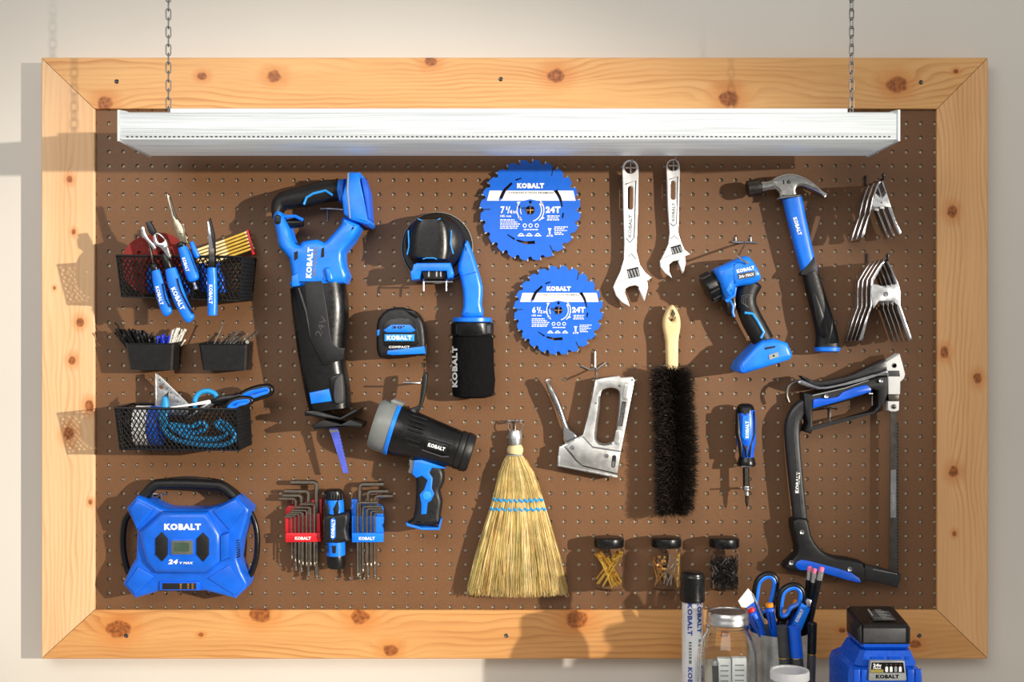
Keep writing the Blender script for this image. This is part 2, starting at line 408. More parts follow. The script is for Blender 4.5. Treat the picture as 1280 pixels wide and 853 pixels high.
def link_mesh():
    g = Geo(); L, W, r = .0092, .0037, .0011; pts = []
    for i in range(8): a = math.pi * i / 7; pts.append(Vector((W * math.cos(a), 0, L - W + W * math.sin(a))))
    for i in range(8): a = math.pi + math.pi * i / 7; pts.append(Vector((W * math.cos(a), 0, -L + W + W * math.sin(a))))
    g.tube(pts, r, 6, True); return g
for px, lab in ((210.5, 'steel chain holding up the shop light near the dark corner knot'), (1064.5, 'steel chain holding up the shop light near the hammer')):
    dc = .175; b = P(px, 136, dc); b.z = zt + .014
    ch = thing('chain', lab, 'chain', loc=b, group='chains of the shop light')
    me = None; i = 0; z = .004
    while b.z + z < .66:
        if me is None:
            g = link_mesh(); g.v = [v + b for v in g.v]; o = g.build('link', 'chain_steel', ch); me = o
        else: o = me.copy(); COL.objects.link(o); o.parent = ch
        o.location = (0, 0, z); o.rotation_euler = (0, 0, math.radians(20 if i % 2 else 110)); z += .0146; i += 1
# workbench under the frame
mat('bench_wood', (222, 216, 206), .5, var=.05, vscale=12)
BZ = -.628
wbn = thing('workbench', 'plain pale workbench below the pine frame', 'workbench', loc=Vector((0, -.3, -1.5)))
g = Geo(); g.box((-1.1, -.62, BZ - .04), (1.1, .032, BZ)); g.build('bench_top', 'bench_wood', wbn)
for x in (-1.0, 1.0):
    for y in (-.56, -.03):
        g = Geo(); g.box((x - .04, y - .04, -1.5), (x + .04, y + .04, BZ - .04)); g.build('leg', 'bench_wood', wbn)
# ================================================================== wire baskets
def basket(label, tl, tr, bl, br, df, ybk, m='wire_black'):
    """tl,tr,bl,br: pixels of the front panel corners at depth df; ybk = lift of the back in metres"""
    A, B, C_, E = P(*tl, df), P(*tr, df), P(*bl, df - .008), P(*br, df - .008)
    bk = lambda v: Vector((v.x, -.006, v.z + ybk))
    a, b, c, e = bk(A), bk(B), bk(C_), bk(E)
    root = thing('wire_basket', label, 'basket', loc=(C_ + E) / 2)
    g = Geo(); g.tube([A, B, b, a], .0024, 8, True); g.build('rim', m, root)
    g = Geo(); g.tube([C_, E, e, c], .0014, 6, True)
    for u, v in ((A, C_), (B, E), (a, c), (b, e)): g.tube([u, v], .0014, 6)
    g.build('corner_wire', m, root)
    g = Geo()
    def panel(p0, p1, q0, q1):      # p0->p1 upper edge, q0->q1 lower edge
        W = (p1 - p0).length; H = (p0 - q0).length; st = .0080
        f = lambda u, v: (p0.lerp(p1, u / W)).lerp(q0.lerp(q1, u / W), v / H)
        k = .62; n = int((W + H * k) / st) + 1
        for sgn in (1, -1):
            for i in range(n):
                c0 = i * st - (H * k if sgn > 0 else 0)
                # u = c0 + sgn*k*v
                v0, v1 = 0, H
                if sgn > 0: v0 = max(0, -c0 / k); v1 = min(H, (W - c0) / k)
                else: v0 = max(0, (c0 - W) / k); v1 = min(H, c0 / k)
                if v1 - v0 < .001: continue
                g.tube([f(c0 + sgn * k * v0, v0), f(c0 + sgn * k * v1, v1)], .00105, 4, caps=False)
    panel(A, B, C_, E); panel(a, b, c, e); panel(B, b, E, e); panel(A, a, C_, c); panel(C_, E, c, e)
    s_ = g.build('wire_mesh', m, root, closed=False); s_['kind'] = 'stuff'
    for t_ in (.2, .8):
        h = a.lerp(b, t_); g = Geo(); g.tube([h + Vector((0, .004, .0)), h + Vector((0, .0045, .012)), h + Vector((0, .009, .014))], .0016, 6); g.build('hook', 'satin_steel', root)
    return root
basket('black wire mesh basket holding pliers, sanding discs and a folding rule', (145.5, 320), (303, 321.5), (152, 371), (299, 376), .115, .004)
basket('black wire mesh basket holding tape rolls, cord and scissors', (143.5, 510.5), (295, 512), (150, 562), (299, 563), .112, .002)
A1 = crop(120, 230, 4.741); E1 = crop(170, 235, 8.53); E2 = crop(240, 260, 9.478); E3 = crop(180, 460, 7.757); A2 = crop(120, 390, 4.491)
# sanding discs (two, slightly fanned)
for i, (cx, cy, r, d, lab) in enumerate(((188, 331, 37, .092, 'dark red sanding disc standing in wire basket, front of the pair'), (200, 328, 37, .087, 'dark red sanding disc standing in wire basket, back of the pair'))):
    o = slab('sanding_disc', circ(cx, cy, r, 48), d, d + .0012, 'red_dark', None, r=.0002, seg=1, holes=[circ(cx, cy, 3, 10)] + [circ(cx + 20 * math.cos(a), cy + 20 * math.sin(a), 3, 10) for a in [j * math.pi / 4 for j in range(8)]])
    tag(o, lab, 'sanding disc', 'sanding discs in the basket')
# folding rule
fr_ = thing('folding_rule', 'yellow wooden folding rule with red end in wire basket', 'ruler', 275, 325, .02)
mat('rule_pale', (240, 218, 160), .55); mat('rule_yellow', (206, 168, 58), .5)
for i in range(6):
    o0 = 28 * i
    a, b = E2((35 - 8 * i * 0, 500 + o0 * 1.0), (390, 372 + o0))
    w_ = 20 / 9.478
    def strip(p, q, m, h0=.026):
        dx, dy = q[0] - p[0], q[1] - p[1]; L = math.hypot(dx, dy); nx, ny = -dy / L * 1.25, dx / L * 1.25
        return slab('slat', [(p[0] + nx, p[1] + ny), (q[0] + nx, q[1] + ny), (q[0] - nx, q[1] - ny), (p[0] - nx, p[1] - ny)], .018, h0, m, fr_, r=.0003, seg=1)
    s_ = strip(E2((20 + 10 * i, 512 + 38 * i))[0], E2((385 + 10 * i, 385 + 38 * i))[0], 'rule_pale')
    s2 = strip(E2((385 + 10 * i, 385 + 38 * i))[0], E2((622 + 14 * i, 296 + 38 * i))[0], 'rule_yellow')
    s3 = strip(E2((622 + 14 * i, 296 + 38 * i))[0], E2((664 + 14 * i, 280 + 38 * i))[0], 'rule_pale')
slab('end_plate', E2((640, 258), (668, 262), (745, 545), (715, 560)), .016, .027, 'red', fr_, r=.0008)
# ---- pliers hanging over the basket rim
def handle(par, path, d, m='blue', hd=.0065, band=True, txt=None):
    pth = [(x, y, w_, d, hd) for x, y, w_ in path]
    sweep('handle', pth, m, par, n=12, p=2.3, cap=(1.5, 3), sub=3)
    return pth
# groove-joint pliers (thin neck, chrome jaw)
pl = thing('pliers', 'slim pliers with chrome hooked jaw, blue handle over basket rim', 'pliers', 200, 393, .118, 'blue handled pliers in the basket')
d = .121
slab('jaw', smooth(E1((50, 425), (85, 415), (100, 470), (135, 540), (200, 610), (215, 650), (190, 665), (140, 600), (95, 550), (60, 520)), 3), d - .003, d + .003, 'chrome', pl, r=.0012)
sweep('neck', [(*q, 1.6, d, .003) for q in E1((140, 600), (165, 700), (190, 830))] + [(*one(A1, 345, 490), 2.2, d, .004)], 'dark_steel', pl, n=8)
sweep('collar', [(*q, 5.2, d, .006) for q in A1((342, 480), (350, 515))], 'black', pl, n=12)
handle(pl, [(x, y, w_) for x, y, w_ in A1((355, 515, 26), (370, 580, 34), (395, 680, 34), (420, 750, 33), (428, 765, 30))], d)
tube('grip_band', [(*q, d + .0072) for q in A1((395, 590), (412, 680), (440, 730))], .0011, 'black', pl, sub=3, n=6)
text('KOBALT', *one(A1, 376, 662), d + .0078, 24, 4.6, -75, 'white', pl)
pl2 = handle  # inner handle hangs inside the basket
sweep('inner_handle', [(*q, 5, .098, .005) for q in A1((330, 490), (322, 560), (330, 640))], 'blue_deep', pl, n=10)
# diagonal pliers
pl = thing('pliers', 'pliers with black jaws and round rivet, longest blue handle over basket', 'pliers', 230, 402, .118, 'blue handled pliers in the basket')
d = .128
slab('jaw', E1((98, 368), (150, 355), (205, 455), (200, 500), (160, 505), (130, 470)), d - .005, d + .004, 'black_metal', pl, r=.0015)
slab('joint', smooth(E1((180, 510), (215, 480), (260, 490), (320, 560), (345, 640), (375, 760), (330, 730), (270, 650), (190, 600)), 3), d - .005, d + .004, 'chrome', pl, r=.0015, holes=[smooth(E1((215, 500), (250, 510), (300, 560), (255, 590), (225, 560)), 2)])
lathe('rivet', [(.0042, -.001), (.0042, .0012), (.003, .0022), (0, .0024)], P(*one(E1, 312, 635), d + .004), (0, -1, 0), 'chrome', pl, n=16)
sweep('neck', [(*q, w_, d, .0045) for q, w_ in zip(A1((405, 420), (432, 500)), (4.5, 5.0))], 'black', pl, n=10)
handle(pl, [(x, y, w_) for x, y, w_ in A1((442, 505, 33), (462, 580, 40), (500, 690, 40), (545, 780, 36), (560, 800, 32))], d)
tube('grip_band', [(*q, d + .0072) for q in A1((482, 560), (500, 630), (545, 720), (580, 770))], .0013, 'black', pl, sub=3, n=6)
text('KOBALT', *one(A1, 485, 680), d + .0078, 30, 6, -65, 'white', pl)
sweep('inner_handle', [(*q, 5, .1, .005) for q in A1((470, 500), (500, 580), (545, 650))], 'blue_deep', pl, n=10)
# locking pliers
pl = thing('pliers', 'nickel long-nose locking pliers with short blue handle and adjusting screw', 'pliers', 245, 355, .118, 'blue handled pliers in the basket')
d = .124
mat('nickel', (176, 164, 140), .25, 1.0)
slab('jaw', E1((318, 70), (338, 58), (358, 85), (400, 240), (440, 330), (490, 400), (545, 520), (555, 590), (470, 590), (430, 500), (395, 400), (345, 200)), d - .004, d + .004, 'nickel', pl, r=.0016)
slab('upper_jaw', E1((345, 100), (362, 95), (405, 235), (440, 325), (430, 345), (395, 290)), d + .0035, d + .006, 'dark_steel', pl, r=.001)
tube('lever', [(*q, d + .005) for q in E1((495, 395), (515, 440), (520, 510), (550, 590))], .002, 'nickel', pl, n=8)
for q in E1((500, 400), (478, 482), (540, 535)): lathe('rivet', [(.0024, 0), (.0024, .0015), (0, .0022)], P(*q, d + .004), (0, -1, 0), 'nickel', pl, n=10)
sweep('collar', [(*q, 6, d, .006) for q in A1((502, 352), (510, 375))], 'black', pl, n=12)
handle(pl, [(x, y, w_) for x, y, w_ in A1((513, 378, 28), (540, 450, 37), (570, 540, 38), (580, 565, 34))], d, hd=.008)
tube('grip_band', [(*q, d + .0085) for q in A1((565, 385), (580, 450), (610, 520))], .0012, 'black', pl, sub=3, n=6)
sweep('lever_handle', [(*q, w_, d - .004, .004) for q, w_ in zip(A1((568, 350), (582, 390), (600, 430)), (3, 3.5, 3.5))], 'blue', pl, n=10)
sweep('lever_handle', [(*q, 6, .098, .006) for q in A1((620, 480), (640, 560), (650, 630))], 'blue_deep', pl, n=10)
lathe('adjusting_screw', [(.0035, 0), (.0035, .006), (.0045, .007), (.0045, .012), (.003, .013)], P(*one(A1, 582, 585), d), P(*one(A1, 592, 615), d) - P(*one(A1, 582, 585), d), 'chrome', pl, n=12)
text('KOBALT', *one(A1, 531, 478), d + .0085, 18, 4.2, -72, 'white', pl)
# needle nose pliers
pl = thing('pliers', 'black needle-nose pliers with straight blue handle beside folding rule', 'pliers', 264, 396, .118, 'blue handled pliers in the basket')
d = .126
slab('jaw', E1((755, 360), (775, 355), (800, 480), (818, 640), (775, 650), (765, 500)), d - .003, d + .004, 'chrome', pl, r=.0012)
slab('back_jaw', E1((775, 330), (790, 318), (815, 420), (835, 500), (845, 700), (815, 700), (800, 500)), d - .006, d + .001, 'black_metal', pl, r=.0012)
slab('joint', E1((768, 640), (835, 640), (840, 760), (775, 760)), d - .005, d + .004, 'dark_steel', pl, r=.0015)
slab('collar', A1((664, 430), (704, 430), (704, 500), (664, 500)), d - .005, d + .005, 'black', pl, r=.002)
handle(pl, [(x, y, w_) for x, y, w_ in A1((686, 500, 27), (688, 560, 30), (690, 680, 30), (690, 770, 28), (690, 780, 26))], d, hd=.007)
text('KOBALT', *one(A1, 680, 655), d + .0075, 24, 4.6, -90, 'white', pl)
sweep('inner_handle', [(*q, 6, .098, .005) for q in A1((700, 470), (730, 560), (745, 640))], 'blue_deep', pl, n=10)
# ================================================================== storage bins
def bin_(label, ftl, ftr, fbl, fbr, depth):
    df = depth; root = thing('storage_bin', label, 'bin', px=(fbl[0] + fbr[0]) / 2, py=fbl[1], d=df)
    Tf = [P(*ftl, df), P(*ftr, df)]; Bf = [P(*fbl, df - .004), P(*fbr, df - .004)]
    bk = lambda v, z=0: Vector((v.x, -.002, v.z + z))
    outT = [Tf[0], Tf[1], bk(Tf[1], .004), bk(Tf[0], .004)]; outB = [Bf[0], Bf[1], bk(Bf[1]), bk(Bf[0])]
    c = sum(outT, Vector()) / 4; c2 = sum(outB, Vector()) / 4
    inn = lambda L, cc, z: [Vector((cc.x + (v.x - cc.x) * .95, cc.y + (v.y - cc.y) * .93, v.z + z)) for v in L]
    def rnd(L):
        out = []
        for i in range(4):
            a, b, c_ = L[i - 1], L[i], L[(i + 1) % 4]
            for u in (a, c_): out.append(b + (u - b).normalized() * .003)
        return out
    rings = [rnd(outB), rnd(outT), rnd(inn(outT, c, 0)), rnd(inn(outB, c2, .003))]
    g = Geo(); g.loft(rings, (True, True)); g.build('bin_body', 'black_soft', root)
    g = Geo(); g.tube([v + Vector((0, 0, -.0004)) for v in rnd(outT)], .0011, 6, True); g.build('rim', 'black', root)
    return root
X1 = crop(135, 400, 12.19); X2 = crop(240, 400, 12.19)
bin_('small black plastic bin full of cable ties', X1((265, 360))[0], X1((1000, 360))[0], X1((330, 760))[0], X1((975, 765))[0], .06)
bin_('small black plastic bin of long silver nails', X2((100, 370))[0], X2((835, 370))[0], X2((165, 770))[0], X2((820, 770))[0], .058)
def stick(name, label, cat, group, p, q, r, m, head=0.0, n=6):
    g = Geo(); p, q = Vector(p), Vector(q); T = (q - p).normalized()
    if head: g.tube([p, q - T * .0008, q - T * .0006, q], [r, r, head, head], n)
    else: g.tube([p, q], r, n)
    return tag(g.build(name, m), label, cat, group)
rnd_ = random.Random(3)
def ties(n, x0, x1, ytop, m, lab, r, spread=0):
    b = P(*one(X1, (x0 + x1) / 2, 640), .03)
    for i in range(n):
        tx = x0 + (x1 - x0) * (i + .5) / n + rnd_.uniform(-14, 14); ty = ytop(tx) + rnd_.uniform(0, 1) ** 1.4 * spread
        d = rnd_.uniform(.014, .05)
        if tx > 940: d = max(.008, min(d, .050 - (tx - 940) / 200 * .042))
        if tx < 300: d = min(.05, max(d, .03))
        q = P(*one(X1, tx, ty), d); p = P(*one(X1, 420 + (tx - 420) * .5 + 180, 640), min(.05, max(.014, d + rnd_.uniform(-.01, .01))))
        g = Geo(); g.tube([p, p.lerp(q, .6) + Vector((0, 0, .001)), q], r, 5)
        T = (q - p).normalized(); g.tube([q - T * .003, q + T * .0015], r * 1.9, 4)
        tag(g.build('cable_tie', m), lab, 'cable tie', 'cable ties in the black bin')
mat('clear_nylon', (214, 212, 204), .3); mat('tie_black', (16, 16, 17), .35); mat('tie_blue', (42, 66, 220), .35)
ties(90, 110, 760, lambda x: 150 if x < 480 else 150 + (x - 480) * .33, 'tie_black', 'thin black plastic cable tie standing in the black bin', .0011, 130)
ties(20, 740, 930, lambda x: 200 + abs(x - 850) * .5, 'tie_blue', 'thin blue plastic cable tie standing in the black bin', .0010, 130)
ties(30, 950, 1180, lambda x: 110 + abs(x - 1090) * .35, 'clear_nylon', 'thin clear plastic cable tie standing in the black bin', .0010, 190)
tag(tube('cable_tie', [(*q, .04) for q in X1((260, 320), (185, 180), (150, 90), (105, 45))], .0012, 'tie_black', None, n=5), 'single black cable tie curling out over the bin edge', 'cable tie', 'cable ties in the black bin')
nails = [((340, 370), (495, 35), .05), ((415, 370), (640, 180), .03), ((500, 370), (660, 185), .034), ((540, 375), (715, 165), .04), ((580, 370), (690, 250), .044), ((640, 365), (740, 280), .05), ((710, 375), (800, 250), .046), ((760, 370), (850, 200), .03), ((800, 330), (985, 160), .025), ((850, 340), (1010, 180), .032), ((780, 350), (960, 190), .02), ((620, 370), (770, 200), .022)]
mat('nail_steel', (206, 204, 196), .25, 1.0)
for a, b, d in nails:
    q = P(*one(X2, *b), d); p0 = P(*one(X2, *a), d); p = p0 + (p0 - q).normalized() * .022
    stick('nail', 'long silver nail leaning in the black plastic bin', 'nail', 'nails in the black bin', p, q, .0012, 'nail_steel', .0026, 8)
stick('nail', 'silver nail with its round flat head facing forward in the bin', 'nail', 'nails in the black bin', P(*one(X2, 800, 320), .01), P(*one(X2, 842, 340), .0575), .0012, 'nail_steel', .0031, 12)
# ================================================================== lower basket contents
def roll(label, x0, x1, m, cy=530, r=.0345, d=.056):
    a = P(x0, cy, d + .02); b = P(x1, cy, d + .02); L = (b - a).length; cx_ = (a + b) / 2
    a = Vector((a.x, -d, a.z)); g = Geo(); g.lathe([(.016, 0), (r - .002, 0), (r, .001), (r, L - .001), (r - .002, L), (.016, L)], a, (1, 0, 0), 36, loop=True); return tag(g.build('tape_roll', m), label, 'tape', 'tape rolls in the basket')
roll('black tape roll at the end of the row in the basket', 158, 165.5, 'black', 533); roll('white tape roll between black and blue rolls in the basket', 166.5, 184.5, 'white', 533); roll('blue tape roll beside the white roll in the basket', 185.5, 199.5, 'blue_deep', 533)
sq = thing('speed_square', 'small triangular metal speed square with black markings in basket', 'square', 212, 507, .03)
slab('plate', E3((112, 48), (122, 48), (430, 345), (430, 460), (118, 460)), .028, .0305, 'satin_steel', sq, r=.0004, holes=[E3((165, 165), (192, 190), (168, 212), (140, 188)), E3((205, 270), (225, 300), (225, 420), (200, 420))])
for i in range(14):
    x, y = 124 + i * 21, 60 + i * 20.4; a, b = E3((x, y), (x - (12 if i % 2 else 22), y + (8 if i % 2 else 16)))
    dx, dy = .12, .1; slab('tick_mark', [(a[0] - dx, a[1] + dy), (a[0] + dx, a[1] - dy), (b[0] + dx, b[1] - dy), (b[0] - dx, b[1] + dy)], .0305, .0307, 'hole_dark', sq, r=.00005, seg=1)
for i in range(6): slab('scale_mark', rot(rrect(*[c + e for c, e in zip(one(E3, 150 + i * 36, 118 + i * 42), (-1.0, -.5))], *[c + e for c, e in zip(one(E3, 150 + i * 36, 118 + i * 42), (1.0, .5))], .2, 1), *one(E3, 150 + i * 36, 118 + i * 42), 45), .0305, .0307, 'hole_dark', sq, r=.00005, seg=1)
sq_lip = slab('fence', E3((106, 48), (116, 48), (118, 460), (106, 460)), .024, .036, 'satin_steel', sq, r=.0006)
kn_ = thing('utility_knife', 'cyan handled hobby knife with dark pointed blade in basket', 'knife', 206, 515, .09)
sweep('handle', [(*q, w_, .092, .006) for q, w_ in zip(E3((205, 290), (205, 340), (200, 430), (190, 560)), (3.2, 5.0, 5, 5))], 'cyan', kn_, n=10)
slab('blade', E3((180, 285), (240, 228), (232, 300), (195, 300)), .0915, .0925, 'dark_steel', kn_, r=.0002, seg=1)
tag(sweep('plastic_strip', [(*one(E3, 265, 384), 1.0, .098, .002), (*one(E3, 480, 355), 1.6, .09, .002), (*one(E3, 632, 330), 2.6, .08, .002)], 'white', None, n=8), 'white tapered plastic strip lying across the basket rim', 'strip')
cd = tag(tube('cord_coil', smooth([(*one(E3, q[0], q[1] * .985), d - .006) for *q, d in ((165, 420, .1), (170, 540, .098), (260, 680, .097), (450, 745, .096), (700, 765, .096), (840, 735, .095), (880, 660, .094), (760, 530, .09), (700, 560, .09), (800, 640, .09), (700, 700, .088), (450, 690, .09), (300, 610, .09), (260, 560, .09), (450, 580, .088), (560, 540, .088), (600, 600, .085), (480, 640, .086), (330, 600, .085))], 4, False), .0042, 'cyan', None, n=8), 'loose coil of blue cord inside the lower wire basket', 'cord')
cd2 = tag(tube('hose_loop', smooth([(*one(E3, *q), .05) for q in ((500, 400), (495, 310), (540, 245), (620, 225), (690, 255), (700, 300))], 4, False), .0045, 'cyan', None, n=10), 'arched loop of blue hose standing out of the basket', 'hose')
scs = thing('scissors', 'black and blue handled scissors lying in lower wire basket', 'scissors', 300, 505, .06)
def ring_handle(par, pts, d, r, m_in='blue', m_out='black', nm='handle'):
    o = tube(nm, [(*q, d) for q in pts], r, m_out, par, n=10, sub=4, closed=True)
    mx = sum(q[0] for q in pts) / len(pts); my = sum(q[1] for q in pts) / len(pts); dr_ = r / sc(d) * .62
    def inw(q): L = math.hypot(q[0] - mx, q[1] - my); k = max(.3, 1 - dr_ / L); return (mx + (q[0] - mx) * k, my + (q[1] - my) * k)
    pts = [inw(q) for q in pts]
    tube('inner_grip', [(*q, d + r * .3) for q in pts], r * .78, m_in, o, n=8, sub=4, closed=True)
ring_handle(scs, E3((930, 285), (1000, 235), (1120, 195), (1215, 190), (1225, 235), (1150, 270), (1020, 305)), .06, .0062)
ring_handle(scs, E3((800, 390), (850, 330), (950, 300), (1040, 310), (1010, 345), (930, 380), (870, 400)), .075, .0055)
sweep('shank', [(*q, w_, .064, .004) for q, w_ in zip(E3((660, 335), (760, 310), (860, 295), (940, 265)), (3.5, 5.5, 5, 3.5))], 'black', scs, n=10)
sweep('blade', [(*q, w_, .066, .0015) for q, w_ in zip(E3((670, 335), (560, 400), (430, 480)), (3.2, 3.2, .8))], 'satin_steel', scs, n=8)
# ================================================================== reciprocating saw
A3 = crop(330, 200, 4.06); A4 = crop(340, 390, 3.877)
rs = thing('reciprocating_saw', 'blue and black reciprocating saw with D-shaped handle and blue blade', 'power saw', 410, 520, .045)
mat('tool_blue', (20, 122, 244), .34, var=.16, vscale=30)
sweep('grip', [(*q[:2], q[2], .048, .020) for q in A3((68, 290, 24), (72, 250, 34), (88, 215, 42), (140, 198, 48), (215, 185, 54), (300, 163, 56), (380, 152, 54))], 'black_soft', rs, n=18, p=2.3, cap=(4, 4), sub=3)
slab('housing', smooth(A3((42, 280), (58, 258), (82, 262), (96, 292), (122, 345), (132, 385), (150, 420), (178, 432), (192, 412), (268, 402), (300, 416), (335, 385), (388, 322), (400, 285), (478, 322), (480, 345), (445, 410), (398, 470), (405, 540), (408, 625), (140, 648), (138, 600), (122, 500), (72, 440), (60, 380), (46, 315)), 2), .018, .078, 'tool_blue', rs, r=.010, seg=3)
o = slab('battery_mount', A3((424, 60), (484, 60), (492, 112), (528, 270), (540, 322), (526, 332), (440, 304), (402, 275), (392, 190), (412, 115)), .008, .088, 'tool_blue', rs, r=.006, seg=2)
slab('edge_line', A3((424, 66), (432, 66), (428, 150), (440, 296), (434, 298), (420, 150)), .088, .0886, 'light_grey', o, r=.0001, seg=1)
slab('contact_slot', A3((494, 105), (506, 85), (530, 160), (540, 300), (530, 306), (512, 200)), .03, .0885, 'blue_deep', o, r=.001)
slab('neck_collar', A3((372, 100), (408, 92), (402, 205), (378, 208), (366, 150)), .02, .076, 'tool_blue', rs, r=.006)
tube('accent_line', [(*q, .068) for q in A3((202, 226), (216, 190), (250, 170), (312, 155), (348, 180))], .0022, 'blue_light', rs, n=8)
sweep('trigger', [(*q, w_, .05, .01) for q, w_ in zip(A3((112, 320), (150, 322), (196, 318)), (4, 6.5, 5.5))], 'black', rs, n=12)
tube('trigger_guard', [(*q, .065) for q in A3((92, 288), (160, 286), (198, 306))], .003, 'tool_blue', rs, n=8)
slab('lock_button', rrect(*one(A3, 52, 278), *one(A3, 84, 326), 3), .06, .080, 'black', rs, r=.002)
for q in (A3((152, 470), (172, 462), (172, 500), (154, 512)), A3((292, 450), (305, 444), (306, 492), (288, 496))): slab('vent', q, .07, .0786, 'hole_dark', rs, r=.0003, seg=1)
sweep('latch', [(*q, 5, .078, .006) for q in A3((325, 560), (336, 605))], 'tool_blue', rs, n=12, cap=(4, 4))
slab('ridge', A3((138, 590), (172, 570), (180, 640), (140, 645)), .07, .0815, 'tool_blue', rs, r=.003)
slab('ridge', A3((300, 612), (312, 545), (345, 545), (356, 612)), .07, .0795, 'tool_blue', rs, r=.001)
text('KOBALT', *one(A3, 231, 522), .0787, 38, 7.2, 86, 'white', rs, bold=.04)
text('BRUSHLESS', *one(A3, 259, 515), .0787, 36, 4.0, 86, 'mid_grey', rs)
nose = [(397.5, 357, 34.5, .048, .034), (401, 388, 35, .048, .035), (402, 428, 31, .048, .034), (404, 455, 28.5, .048, .032), (410, 490, 28, .048, .031), (413, 512, 26, .048, .030)]
sweep('nose', nose, 'black', rs, n=28, p=2.7, cap=(1, 2), sub=3)
slab('front_panel', [*A3((205, 622), (288, 614)), *A4((268, 5), (282, 150), (318, 178), (352, 178), (345, 230), (250, 260), (185, 135), (172, 30))], .07, .0842, 'black_soft', rs, r=.0012)
tube('panel_line', [(*q, .0838) for q in [*A3((292, 618)), *A4((266, 5), (284, 150), (320, 178), (352, 180))]], .0011, 'dark_grey', rs, n=6)
tube('panel_line', [(*q, .0825) for q in [*A3((176, 650)), *A4((166, 0), (190, 130))]], .0018, 'dark_grey', rs, n=6)
text('24V', *one(A4, 238, 70), .0846, 26, 8, 72, 'dark_grey', rs, bold=.0)
o = slab('release_tab', A4((178, 392), (276, 372), (292, 434), (188, 448)), .06, .0815, 'tool_blue', rs, r=.003)
slab('lever_pocket', A4((280, 320), (322, 300), (335, 312), (340, 440), (300, 440), (282, 380)), .06, .0818, 'black', rs, r=.002)
slab('lever', smooth(A4((300, 350), (322, 305), (340, 312), (346, 430), (320, 446), (300, 430)), 3), .07, .0865, 'dark_grey', rs, r=.003)
slab('shoe_flange', A4((155, 486), (170, 478), (215, 480), (330, 512), (405, 470), (416, 476), (408, 490), (335, 528), (180, 506), (158, 506)), .012, .086, 'black', rs, r=.003)
slab('shoe_foot', A4((190, 552), (250, 522), (335, 545), (378, 522), (440, 545), (432, 562), (330, 560), (205, 572)), .014, .084, 'black_soft', rs, r=.003)
mat('blade_blue', (86, 102, 214), .4, .2)
tp = [(320 + (368 - 320) * i / 12, 572 + (780 - 572) * i / 12) for i in range(13)]; teeth = []
for i in range(12): teeth += [tp[i], ((tp[i][0] + tp[i + 1][0]) / 2 + 6, tp[i + 1][1] - 2)]
slab('saw_blade', A4((274, 555), (318, 555), *teeth, (368, 782), (346, 782)), .047, .049, 'blade_blue', rs, r=.0002, seg=1)
slab('blade_shank', A4((276, 572), (316, 570), (322, 582), (280, 586)), .0468, .0494, 'satin_steel', rs, r=.0002, seg=1)
rt = thing('peg_hook', 'steel peg hook holding up the reciprocating saw', 'hook', loc=P(*one(A3, 322, 252), 0), group='steel peg hooks on the board')
tube('arm', [(*one(A3, 322, 312), .002), (*one(A3, 322, 256), .002), (*one(A3, 322, 248), .006), (*one(A3, 322, 247), .052), (*one(A3, 340, 247), .056), (*one(A3, 400, 252), .056)], .0019, 'satin_steel', rt)
tube('cross_bar', [(*one(A3, 286, 248), .003), (*one(A3, 356, 248), .003)], .0019, 'satin_steel', rt)
# ================================================================== orbital sander
A5 = crop(460, 250, 3.283)
sn = thing('orbital_sander', 'round black orbital sander with blue dust arm and black bag', 'sander', 590, 497, .03)
cc = P(*one(A5, 283, 195), .02)
lathe('sanding_pad', [(.058, -.014), (.0625, -.012), (.0625, -.004), (.060, -.002)], cc, (0, -1, 0), 'black', sn, n=48)
g = Geo(); g.tube([cc + Vector((.0625 * math.cos(a), .008, .0625 * math.sin(a))) for a in [2 * math.pi * i / 48 for i in range(48)]], .0012, 6, True); g.build('pad_edge', 'light_grey', sn)
hb = P(*one(A5, 278, 178), .015)
g = Geo(); g.lathe([(.051, 0), (.052, .02), (.050, .034), (.044, .046), (.034, .054), (.018, .058), (0, .059)], hb, (0, -1, 0), 40); g.build('top_cover', 'black_soft', sn, ang=60)
sweep('palm_grip', [(*q[:2], q[2], .062, .022) for q in A5((258, 85, 60), (258, 110, 78), (256, 160, 86), (254, 210, 88), (252, 240, 84))], 'black', sn, n=24, p=3.0, cap=(4, 3), sub=2)
tube('accent_line', [(*q, .082) for q in A5((205, 78), (220, 84), (285, 82), (298, 76))], .0011, 'blue_light', sn, n=6)
tube('accent_line', [(*q, .074) for q in A5((342, 125), (338, 180), (350, 222))], .0012, 'blue_light', sn, n=6)
tube('accent_line', [(*q, .074) for q in A5((165, 125), (168, 190), (160, 225))], .0012, 'blue_light', sn, n=6)
tube('accent_line', [(*q, .083) for q in A5((225, 243), (240, 238), (270, 238), (282, 244))], .0011, 'blue_light', sn, n=6)
o = slab('battery_foot', A5((185, 265), (200, 258), (338, 258), (350, 300), (345, 318), (325, 322), (322, 292), (218, 292), (210, 325), (178, 330), (172, 295), (182, 285)), .01, .075, 'tool_blue', sn, r=.003)
slab('contact_block', A5((218, 290), (324, 290), (318, 325), (230, 325)), .012, .066, 'hole_dark', o, r=.002)
for x in (246, 278, 295): slab('contact', A5((x, 292), (x + 7, 292), (x + 7, 316), (x, 316)), .06, .0672, 'satin_steel', o, r=.0002, seg=1)
slab('dust_arm', smooth(A5((368, 262), (400, 165), (420, 190), (445, 262), (470, 355), (466, 425), (470, 480), (385, 480), (390, 440), (388, 370), (376, 310)), 2), .012, .048, 'tool_blue', sn, r=.008, seg=3)
slab('arm_seam', A5((385, 310), (442, 294), (446, 298), (387, 314)), .04, .0484, 'blue_deep', sn, r=.0002, seg=1)
bx = P(*one(A5, 428, 0), .032)
